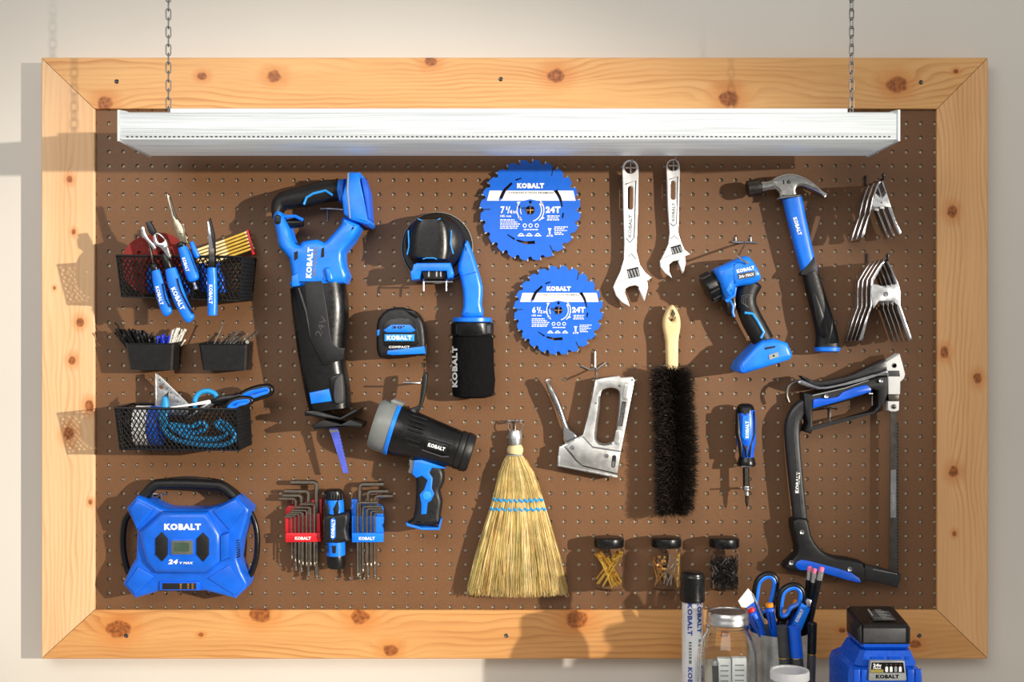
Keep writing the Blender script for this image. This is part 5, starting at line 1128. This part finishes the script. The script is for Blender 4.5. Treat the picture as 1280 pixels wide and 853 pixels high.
# ================================================================== jars of fixings on the board
C3 = crop(720, 650, 5.818)
def jar(label, lid_x, y0, body_x, d):
    kk = sc(d) / 5.818; c = P(*one(C3, lid_x, y0), d)
    root = thing('storage_jar', label, 'jar', loc=c + Vector((0, 0, -375 * kk)), group='small clear jars under the brush')
    L = [(0, 0), (94, 0), (106, -6), (109, -16), (109, -62), (104, -70), (90, -72)]
    g = Geo(); g.lathe([(max(.01, r) * kk, h * kk) for r, h in L], c, (0, 0, 1), 36); g.build('lid', 'black', root)
    B = [(86, -70), (86, -82), (100, -92), (112, -115), (114, -140), (114, -340), (108, -366), (96, -376), (0, -378)]
    outer = [(r * kk, h * kk) for r, h in B]; inner = [(max(0, r * kk - .0011), h * kk + (.0016 if r < 97 and h < -300 else 0)) for r, h in B]
    g = Geo(); g.lathe(outer + inner[::-1], c, (0, 0, 1), 40, caps=(False, False), loop=True); g.build('glass_body', 'clear', root, ang=60)
    return c, kk
R_ = random.Random(21)
def inside(c, kk, pts, r, rad):
    """keep a stick inside the jar"""
    out = []
    for p in pts:
        v = p - c; h = math.hypot(v.x, v.y); lim = 104 * kk - r
        if h > lim: v.x *= lim / h; v.y *= lim / h
        v.z = max(-366 * kk, min(-95 * kk, v.z)); out.append(c + v)
    return out
def screw_obj(name, label, group, p, q, r, head, m):
    g = Geo(); T = (q - p); L = T.length; T.normalize()
    g.tube([p, p + T * .003, q - T * .004, q - T * .003, q], [r * .2, r, r, r, head], 7)
    g.tube([q, q + T * .0008], [head, head * .9], 8)
    return tag(g.build(name, m), label, name.replace('_', ' '), group)
c, kk = jar('clear jar with black lid holding long gold screws', 240, 126, 232, .031)
cx0 = 240
def gx(x, y, dy): return c + Vector(((x - cx0) * kk, dy * kk, -(y - 126) * kk))
S1 = [(145, 240, 300, 480), (170, 235, 320, 475), (200, 255, 335, 470), (185, 230, 280, 490), (225, 265, 330, 455), (160, 260, 260, 485), (130, 245, 290, 470), (340, 235, 150, 470), (325, 225, 135, 450), (310, 240, 165, 480), (290, 250, 145, 440), (345, 250, 185, 475)]
for i, (x0, y0, x1, y1) in enumerate(S1):
    dy = R_.uniform(-75, 40); a, b = inside(c, kk, [gx(x1, y1, dy + R_.uniform(-30, 30)), gx(x0, y0, dy)], .002, 0)
    screw_obj('wood_screw', 'long gold wood screw inside the black-lidded jar', 'gold screws in the jar', a, b, .0020, .0042, 'gold')
g = Geo(); b = gx(270, 275, -96); g.lathe([(.0033, 0), (.0033, .001), (.0015, .0012)], b, (0, -1, 0), 12); g.tube([b, b + Vector((.003, .03, -.02))], .0014, 7); tag(g.build('wood_screw', 'gold'), 'gold wood screw with its head facing out of the jar', 'wood screw', 'gold screws in the jar')
c, kk = jar('clear jar with black lid holding copper and silver nails', 657, 126, 657, .031); cx0 = 657
S2 = [(545, 300, 650, 430, 0), (560, 330, 600, 470, 0), (620, 300, 560, 480, 0), (640, 260, 600, 400, 1), (735, 290, 655, 480, 2), (720, 300, 640, 400, 2), (770, 250, 735, 480, 1), (760, 300, 745, 470, 1), (690, 260, 640, 470, 2), (600, 300, 680, 460, 2), (570, 280, 625, 480, 0), (705, 340, 690, 480, 2), (650, 350, 560, 460, 0), (745, 260, 700, 430, 1)]
for x0, y0, x1, y1, mi in S2:
    dy = R_.uniform(-70, 45); a, b = inside(c, kk, [gx(x1, y1, dy + R_.uniform(-20, 20)), gx(x0, y0, dy)], .002, 0)
    screw_obj('thin_nail', ('copper', 'yellow brass', 'silver')[mi] + ' thin nail inside the jar of mixed nails', 'mixed nails in the jar', a, b, .0012, .0025, ('brass_dark', 'gold', 'nail_steel')[mi])
for i in range(8):
    b = gx(590 + 14 * (i % 4) + R_.uniform(-6, 6), 260 + 28 * (i // 2), -70 + R_.uniform(-10, 10)); g = Geo(); g.lathe([(.0022, 0), (.0022, .0008), (.001, .001)], b, (R_.uniform(-.3, .3), -1, R_.uniform(-.2, .4)), 10); g.tube([b, b + Vector((R_.uniform(-.008, .008), .03, -.012))], .0009, 6)
    tag(g.build('thin_nail', 'brass_dark'), 'copper nail with its head facing out of the jar of mixed nails', 'thin nail', 'mixed nails in the jar')
c, kk = jar('clear jar with black lid holding a mass of small dark nails', 1078, 128, 1078, .031); cx0 = 1078
g = Geo(); gb = Geo()
for i in range(420):
    x, y = R_.uniform(985, 1175), R_.uniform(285, 490); dy = R_.uniform(-95, 70); an = R_.uniform(0, math.pi); L = R_.uniform(25, 55)
    e = Vector((math.cos(an) * L * kk, R_.uniform(-20, 20) * kk, math.sin(an) * L * kk * .9)); o_ = gx(x, y, dy)
    a, b = inside(c, kk, [o_ - e, o_ + e], .001, 0); tgt = gb if i % 5 == 0 else g; tgt.tube([a, b], .0007, 4)
o = g.build('small_nails', 'black_metal'); tag(o, 'mass of small dark nails filling the jar', 'nails', kind='stuff')
gb.build('bright_nails', 'satin_steel', o)['kind'] = 'stuff'
# ================================================================== things standing on the bench
C4 = crop(830, 690, 5.233); E7 = crop(915, 700, 5.577); C5 = crop(1020, 730, 6.937)
def zpx(py, d): return -(py - CY) * sc(d)
# plastic tube with black cap and rolled printed sheet
d = .20; q = one(C4, 186, 0); bx_ = P(q[0], 700, d).x; zt_ = zpx(690 + 132 / 5.233, d); r = 80 / 5.233 * sc(d)
tu = thing('storage_tube', 'tall clear plastic tube with ribbed black cap and printed liner', 'tube', loc=Vector((bx_, -d, BZ)))
pr = [(.002, zt_), (r * .8, zt_), (r * .95, zt_ - .002), (r * .97, zt_ - .006)]
z = zt_ - .007
for i in range(12): pr += [(r * 1.0, z), (r * 1.0, z - .0016), (r * .965, z - .002), (r * .965, z - .003)]; z -= .0034
pr += [(r * .9, z)]
lathe('cap', [(a, h - BZ) for a, h in pr], Vector((bx_, -d, BZ)), (0, 0, 1), 'black', tu, n=40)
lathe('tube_wall', [(r * .93, .002), (r * .93, z - BZ), (r * .90, z - BZ), (r * .90, .002)], Vector((bx_, -d, BZ)), (0, 0, 1), 'clear', tu, n=40, loop=True)
lathe('printed_liner', [(r * .84, .003), (r * .84, z - BZ - .001), (r * .82, z - BZ - .001), (r * .82, .003)], Vector((bx_, -d, BZ)), (0, 0, 1), mat('liner', (226, 226, 230), .5, var=.03), tu, n=40, loop=True)
def on_tube(ang, zc, w_, h):
    def fn(x, y):
        a = math.radians(ang) + y * h / (r * .845); return Vector((bx_ + r * .872 * math.sin(a), -d - r * .872 * math.cos(a), zc - x * w_))
    return fn
mat('print_blue', (36, 60, 150), .5)
for ang, zc, s, w_, h, m in ((-22, z - .026, 'KOBALT', .052, .0078, 'print_blue'), (32, z - .022, 'KOBALT', .052, .0085, 'print_blue'), (34, z - .125, 'KOBALT', .05, .0075, 'print_blue'), (-21, z - .128, 'KOBALT', .05, .0075, 'print_blue')):
    text(s, 0, 0, 0, 1, 1, 0, m, tu, fn=on_tube(ang, zc, w_, h), bold=.035)
g = Geo(); rf = random.Random(4)          # print too small to read
for ang, zc in ((-20, z - .062), (33, z - .058)):
    fn = on_tube(ang, 0, 1, .0045); u = zc
    while u > zc - .030:
        l = rf.uniform(.002, .006); b_ = len(g.v); g.v += [fn(-u, -.5), fn(-u + l, -.5), fn(-u + l, .5), fn(-u, .5)]; g.f.append((b_, b_ + 1, b_ + 2, b_ + 3)); u -= l + .002
g.build('fine_print', 'mid_grey', tu, closed=False)
# mason jar
d = .26; x_, _ = one(C4, 416, 0); kk = sc(d) / 5.233; b = Vector((P(x_, 700, d).x, -d, BZ)); H = zpx(690 + 388 / 5.233, d) - BZ
mj = thing('mason_jar', 'glass mason jar with silver screw band on the bench', 'jar', loc=b)
lathe('lid', [(.001, H - .002), (112 * kk, H - .002), (116 * kk, H), (128 * kk, H), (136 * kk, H - .003), (138 * kk, H - .008), (138 * kk, H - .011), (142 * kk, H - .013), (142 * kk, H - .018), (138 * kk, H - .019), (134 * kk, H - .020)], b, (0, 0, 1), 'satin_steel', mj, n=48)
lathe('lid_disc', [(.001, H - .0015), (100 * kk, H - .0015), (104 * kk, H - .0005), (110 * kk, H - .0012)], b, (0, 0, 1), 'satin_steel', mj, n=40)
ou = [(134, H - .019), (134, H - .024), (138, H - .0245), (138, H - .027), (132, H - .028), (140, H - .034), (165, H - .046), (186, H - .062), (192, H - .085), (192, .02), (184, .006), (168, .001), (.1, .001)]
g = Geo(); g.lathe([(a * kk, h) for a, h in ou] + [(max(.1, a - 9) * kk, max(.006, h)) for a, h in ou[::-1]], b, (0, 0, 1), 48, caps=(False, False), loop=True); g.build('glass_body', 'glass', mj, ang=60)
g = Geo()
for i in range(16):
    t_ = i / 15; an = math.radians(20 + 30 * t_); h = .085 - .05 * t_ + .006 * math.sin(i * 2.4); g.tube([b + Vector((192.5 * kk * math.sin(an + s * .05), -192.5 * kk * math.cos(an + s * .05), h + s * .004)) for s in (-1, 0, 1)], .0011, 6)
g.build('embossed_script', 'glass', mj)
for x0, x1, y0, dd_, lab in ((362, 448, 716, .245, 'white boxed card pack inside mason jar, beside the dark pen'), (458, 552, 712, .25, 'white boxed card pack inside mason jar, beside another pack')):
    a = P(*one(C4, x0, y0), dd_ + .02); e = P(*one(C4, x1, y0), dd_ + .02); g = Geo(); g.box((a.x, -dd_ - .006, BZ + .0065), (e.x, -dd_ + .006, a.z))
    o = tag(g.build('card_pack', 'white'), lab, 'pack', 'card packs in the mason jar')
    g = Geo()
    for i in range(7): g.box((a.x + .004, -dd_ - .0064, a.z - .012 - i * .008), (e.x - .004, -dd_ - .0058, a.z - .010 - i * .008))
    g.build('print_lines', 'light_grey', o)
dd_ = .265; a = P(*one(C4, 335, 742), dd_); g = Geo(); lo_ = Vector((a.x + .004, a.y, BZ + .008)); g.tube([lo_, a], .005, 12); o = tag(g.build('pen', 'dark_grey'), 'dark pen standing inside the mason jar', 'pen')
g = Geo(); g.lathe([(.0052, 0), (.0056, .004), (.003, .008)], a, a - lo_, 12); g.build('clip_end', 'satin_steel', o)
# metal cup
d = .16; x_, yr = one(E7, 332, 494); kk = sc(d) / 5.577; cb_ = Vector((P(x_, 700, d).x, -d, BZ)); CH = zpx(yr, d) - BZ; cr = 205 * kk
cu = thing('metal_cup', 'tall galvanized metal cup full of tools on the bench', 'cup', loc=cb_)
lathe('cup_wall', [(cr * .94, 0), (cr * .95, .004), (cr, CH - .002), (cr * 1.01, CH - .001), (cr * 1.01, CH), (cr * .985, CH), (cr * .93, .004), (.001, .004), (.001, 0)], cb_, (0, 0, 1), 'galvanized', cu, n=48)
def inx(x, y, dd_): return P(*one(E7, x, y), dd_)
def stk(root, nm, m, pts, hw, dd_, hd, **kw): return sweep(nm, [(*one(E7, x, y), hw, dd_, hd) for x, y in pts], m, root, **kw)
sc_ = thing('scissors', 'large scissors with two blue looped handles standing in the metal cup', 'scissors', *one(E7, 320, 420), .16)
ring_handle(sc_, E7((160, 330), (160, 240), (180, 150), (225, 108), (275, 105), (306, 140), (305, 210), (285, 290), (262, 350), (215, 390)), .15, .0056, 'blue')
ring_handle(sc_, E7((330, 400), (330, 290), (350, 220), (400, 184), (450, 182), (488, 215), (492, 270), (470, 320), (410, 355), (380, 400)), .17, .0056, 'blue')
stk(sc_, 'shank', 'black', [(235, 380), (300, 450), (330, 560)], 4, .16, .005, n=10); stk(sc_, 'shank', 'black', [(355, 395), (345, 450), (335, 560)], 6, .168, .005, n=10)
stk(sc_, 'blade', 'satin_steel', [(332, 550), (330, 800)], 4, .164, .003, n=8)
def driver(lab, capm, cap, base, dd_, hw=5.2):
    r_ = thing('screwdriver', lab, 'screwdriver', *one(E7, *base), dd_, 'small screwdrivers in the metal cup')
    (x0, y0), (x1, y1) = cap, base; f = lambda t_: (x0 + (x1 - x0) * t_, y0 + (y1 - y0) * t_)
    stk(r_, 'end_cap', capm, [f(-.02), f(.10)], hw * .95, dd_, .0068, n=14, cap=(1, 1))
    stk(r_, 'neck', 'black', [f(.10), f(.17)], hw * .6, dd_, .0045, n=10)
    stk(r_, 'handle', 'blue_deep', [f(.17), f(.3), f(.7), f(1.25)], hw, dd_, .0068, n=14, p=2.6)
    tube('grip_line', [(*one(E7, f(.3)[0] - 8, f(.3)[1]), dd_ + .0068), (*one(E7, f(.9)[0] - 8, f(.9)[1]), dd_ + .0068)], .0008, 'black', r_, n=6)
    stk(r_, 'shaft', 'satin_steel', [f(1.2), f(1.9)], 1.8, dd_, .0025, n=8)
driver('small blue screwdriver with red end cap standing in the metal cup', 'bright_red', (130, 345), (200, 500), .185)
driver('small blue screwdriver with orange end cap beside the tall scissor loop', 'orange', (260, 310), (288, 500), .178)
driver('small blue screwdriver with orange end cap inside the round scissor loop', 'orange', (452, 290), (395, 490), .15, 4.6)
driver('small screwdriver with orange end cap behind the mason jar lid', 'orange', (78, 345), (170, 520), .14, 4.8)
pk = thing('putty_knife', 'putty knife with pale angled metal blade standing in the metal cup', 'putty knife', *one(E7, 150, 400), .16)
slab('blade', E7((42, 288), (112, 200), (146, 238), (160, 290), (100, 336), (66, 334)), .166, .1675, 'white', pk, r=.0004, seg=1)
slab('blade_edge', E7((140, 235), (150, 240), (235, 430), (228, 446), (218, 440)), .164, .169, 'light_grey', pk, r=.0004, seg=1)
slab('handle', E7((100, 336), (152, 285), (225, 430), (225, 520), (160, 520)), .160, .167, 'blue_deep', pk, r=.002)
for i, (x0, y0, x1, y1, dd_) in enumerate(((543, 52, 500, 520, .165), (578, 66, 520, 560, .175), (627, 56, 528, 520, .18))):
    pc = thing('pencil', ('black pencil with pink eraser in the cup, its tip leaning least', 'black pencil with pink eraser in the cup, between two pencils', 'black pencil with pink eraser in the cup, leaning outermost')[i], 'pencil', *one(E7, x1, y1), dd_, 'pencils in the metal cup')
    f = lambda t_: (x0 + (x1 - x0) * t_, y0 + (y1 - y0) * t_)
    stk(pc, 'eraser', 'pink', [f(0), f(.06)], 3.1, dd_, .004, n=12, cap=(1.2, 0)); o = stk(pc, 'ferrule', 'chrome', [f(.055), f(.19)], 3.5, dd_, .0044, n=14, cap=(0, 0))
    for k_ in range(4): stk(o, 'ferrule_band', 'satin_steel', [f(.07 + .032 * k_), f(.082 + .032 * k_)], 3.8, dd_, .0048, n=12, cap=(0, 0))
    stk(pc, 'shaft', 'black', [f(.185), f(1.3)], 3.6, dd_, .0045, n=6, cap=(0, 0))
lt = thing('snap_knife', 'blue snap-off knife with steel slider standing in the metal cup', 'knife', *one(E7, 455, 480), .19)
slab('body', E7((486, 302), (548, 342), (486, 496), (440, 560), (400, 540), (426, 455)), .186, .194, 'blue', lt, r=.002)
slab('slider', E7((515, 290), (530, 272), (556, 285), (545, 335), (520, 322)), .187, .193, 'satin_steel', lt, r=.001)
text('KOBALT', *one(E7, 470, 390), .1943, 17, 4.2, 63, 'white', lt, bold=.045)
# markers leaning on the front of the cup
def marker(lab, capm, top_, bot, ring_y, hw, dd_):
    m_ = thing('marker', lab, 'marker', *one(E7, *bot), dd_, 'markers standing in front of the cup')
    (x0, y0), (x1, y1) = top_, bot; t_ = (ring_y - y0) / (y1 - y0); f = lambda t: (x0 + (x1 - x0) * t, y0 + (y1 - y0) * t)
    stk(m_, 'cap', capm, [f(.01), f(.03), f(t_ - .004)], hw, dd_, hw * sc(dd_), n=20, cap=(2, 0)); stk(m_, 'colour_ring', 'gold', [f(t_ - .006), f(t_ + .008)], hw * 1.01, dd_, hw * sc(dd_) * 1.01, n=20, cap=(0, 0))
    zb_ = BZ - zpx(one(E7, *bot)[1], dd_)
    g = Geo(); a = P(*one(E7, *f(t_)), dd_); e = P(*one(E7, x1, y1), dd_); e = a + (e - a) * ((BZ + .001 - a.z) / (e.z - a.z)); g.tube([a, e], hw * .97 * sc(dd_), 20); g.build('barrel', 'dark_grey', m_)
marker('marker with grey cap and yellow ring in front of the metal cup', 'dark_grey', (350, 462), (375, 850), 682, 6.9, .225)
marker('marker with blue cap and yellow ring in front of the metal cup', 'blue_deep', (432, 465), (470, 850), 682, 7.6, .228)
marker('marker with black cap and yellow ring beside the metal cup', 'black', (562, 440), (550, 850), 657, 5.6, .215)
# small jar with frosted lid
d = .32; x_, yt = one(E7, 402, 768); kk = sc(d) / 5.577; b = Vector((P(x_, 800, d).x, -d, BZ)); H = zpx(yt, d) - BZ
sj = thing('plastic_pot', 'small clear pot with translucent white lid on the bench', 'pot', loc=b)
lathe('lid', [(.001, H - .002), (112 * kk, H - .002), (118 * kk, H), (132 * kk, H), (136 * kk, H - .003), (136 * kk, H - .013), (128 * kk, H - .014), (.001, H - .014)], b, (0, 0, 1), 'frost', sj, n=40)
lathe('pot_body', [(118 * kk, 0), (124 * kk, .004), (124 * kk, H - .014), (119 * kk, H - .014), (119 * kk, .006), (.001, .006), (.001, 0)], b, (0, 0, 1), 'clear', sj, n=40)
# battery charger
d = .36; kk = sc(d)
chg = thing('battery_charger', 'blue battery charger with label plate on the bench', 'charger', loc=Vector((P(1101, 800, d).x, -.30, BZ)))
mat('charger_blue', (4, 82, 200), .28, var=.03)
def X(cx5, dd_): return P(*one(C5, cx5, 0), dd_).x
def Z(cy5, dd_): return P(*one(C5, 0, cy5), dd_).z
xl, xr = X(300, d), X(945, d); zt0 = Z(578, .345); zt1 = -.486
def ringxy(x0, x1, y0, y1, z, c): return [Vector(p) for p in ((x0 + c, -y1, z), (x1 - c, -y1, z), (x1, -y1 + c, z), (x1, -y0 - c, z), (x1 - c, -y0, z), (x0 + c, -y0, z), (x0, -y0 - c, z), (x0, -y1 + c, z))]
g = Geo(); g.loft([ringxy(xl + .004, xr - .004, .22, d - .002, BZ, .012), ringxy(xl, xr, .22, d + .002, BZ + .01, .014), ringxy(xl, xr, .222, d, zt1 - .016, .014), ringxy(xl + .003, xr - .005, .226, d - .004, zt1 - .006, .014), ringxy(xl + .010, xr - .014, .235, d - .012, zt1, .012)]); g.build('body', 'charger_blue', chg, ang=28)
g = Geo(); xa0, xb0 = X(398, .345), X(815, .345); g.loft([ringxy(xa0 - .012, xb0 + .010, .25, .352, zt1 - .001, .008), ringxy(xa0 - .001, xb0 + .001, .258, .347, zt0, .006)]); g.build('dock', 'charger_blue', chg, ang=28)
for x0, x1 in ((395, 450), (330, 385), (795, 855), (862, 920)): slab('front_rib', C5((x0, 745), (x1, 745), (x1, 1000), (x0, 1000)), d - .002, d + .0028, 'charger_blue', chg, r=.002)
for x0, x1 in ((398, 425), (470, 575), (618, 725), (768, 800)):
    g = Geo(); a, b2 = X(x0, .345), X(x1, .345); zz = (zt0 + zt1) / 2
    g.box((a, -.3512, zz - .0022), (b2, -.338, zz + .0016)); g.build('vent_rib', 'charger_blue', chg)
o = slab('label_plate', C5((474, 672), (768, 672), (786, 830), (780, 842), (462, 842), (458, 830)), d - .002, d + .0065, 'light_grey', chg, r=.001)
o2 = slab('label_panel', C5((484, 684), (758, 684), (770, 775), (474, 775)), d, d + .0070, 'black', chg, r=.0003, seg=1)
text('KOBALT', *one(C5, 620, 806), d + .0068, 29, 5.0, 0, 'black', o, bold=.045)
text('24v', *one(C5, 532, 708), d + .0073, 10.5, 4.2, 0, 'white', o2, bold=.04); text('MAX', *one(C5, 532, 734), d + .0073, 10, 2.2, 0, 'white', o2, bold=.03)
slab('yellow_strip', C5((478, 746), (586, 746), (584, 772), (476, 772)), d + .006, d + .0073, mat('olive', (150, 138, 60), .5), o2, r=.0001, seg=1)
for i, x in enumerate((613, 652, 692, 731)):
    slab('battery_icon', C5((x - 12, 724), (x - 5, 724), (x - 5, 718), (x + 5, 718), (x + 5, 724), (x + 12, 724), (x + 12, 766), (x - 12, 766)), d + .006, d + .0073, 'white' if i != 2 else 'light_grey', o2, r=.0001, seg=1)
    slab('status_light', circ(*one(C5, x, 702), .8, 8), d + .006, d + .0073, ('clay', 'clay', 'red_dark', 'red_dark')[i], o2, r=.0001, seg=1)
# battery pack standing on the charger
bp = thing('battery_pack', 'black battery pack with blue base plugged onto the charger', 'battery', loc=Vector(((X(400, .34) + X(815, .34)) / 2, -.30, zt0)))
f0, b0 = .345, .262
xa, xb = X(398, f0), X(815, f0); ztf, ztb = Z(350, f0), Z(188, b0); zm = Z(522, f0)
def ring2(ins, z0, z1, e=0): return [Vector(p) for p in ((xa + ins + .003, -f0 + e, z0), (xb - ins - .003, -f0 + e, z0), (xb - ins, -f0 + e + .003, z0), (xb - ins, -b0 - e - .003, z1), (xb - ins - .003, -b0 - e, z1), (xa + ins + .003, -b0 - e, z1), (xa + ins, -b0 - e - .003, z1), (xa + ins, -f0 + e + .003, z0))]
g = Geo(); g.loft([ring2(.003, zt0 + .001, zt0 + .001, .004), ring2(0, zt0 + .005, zt0 + .005), ring2(0, zm, zm)]); g.build('base', 'charger_blue', bp, ang=28)
g = Geo(); g.loft([ring2(-.001, zm, zm, -.001), ring2(-.001, ztf - .006, ztb - .006, -.001), ring2(.002, ztf - .001, ztb - .001, .002), ring2(.006, ztf, ztb, .006)]); g.build('shell', 'black', bp, ang=28)
slab('front_window', C5((412, 388), (780, 388), (780, 512), (412, 512)), f0, f0 + .0022, 'dark_grey', bp, r=.001)
def topq(u, v, lift=.0005): x = xa + (xb - xa) * u; t_ = v; return Vector((x, -f0 + (f0 - b0) * t_, ztf + (ztb - ztf) * t_ + lift))
g = Geo(); L_ = [topq(u, v) for u, v in ((.30, .16), (.78, .16), (.80, .78), (.34, .78))]; g.v = L_; g.f = [(0, 1, 2, 3)]; o = g.build('rating_label', 'dark_grey', bp, closed=False)
if o.data.polygons[0].normal.z < 0: o.data.flip_normals()
g = Geo()
for i in range(9):
    v = .22 + i * .06
    a = len(g.v); g.v += [topq(.5, v, .0009), topq(.74 - .05 * (i % 3), v, .0009), topq(.74 - .05 * (i % 3), v + .028, .0009), topq(.5, v + .028, .0009)]; g.f.append((a, a + 1, a + 2, a + 3))
a = len(g.v); g.v += [topq(.345, .40, .0009), topq(.375, .40, .0009), topq(.40, .76, .0009), topq(.365, .76, .0009)]; g.f.append((a, a + 1, a + 2, a + 3))
o2 = g.build('label_print', 'light_grey', o, closed=False)
g = Geo(); cc_ = topq(.42, .28, .0008); g.lathe([(.0065, 0), (.0065, .0004), (.0048, .0005)], cc_, (0, 0, 1), 20); g.build('round_mark', 'clay', o)
slab('side_latch', C5((355, 400), (396, 350), (400, 520), (370, 500)), .31, .346, 'black_soft', bp, r=.002)
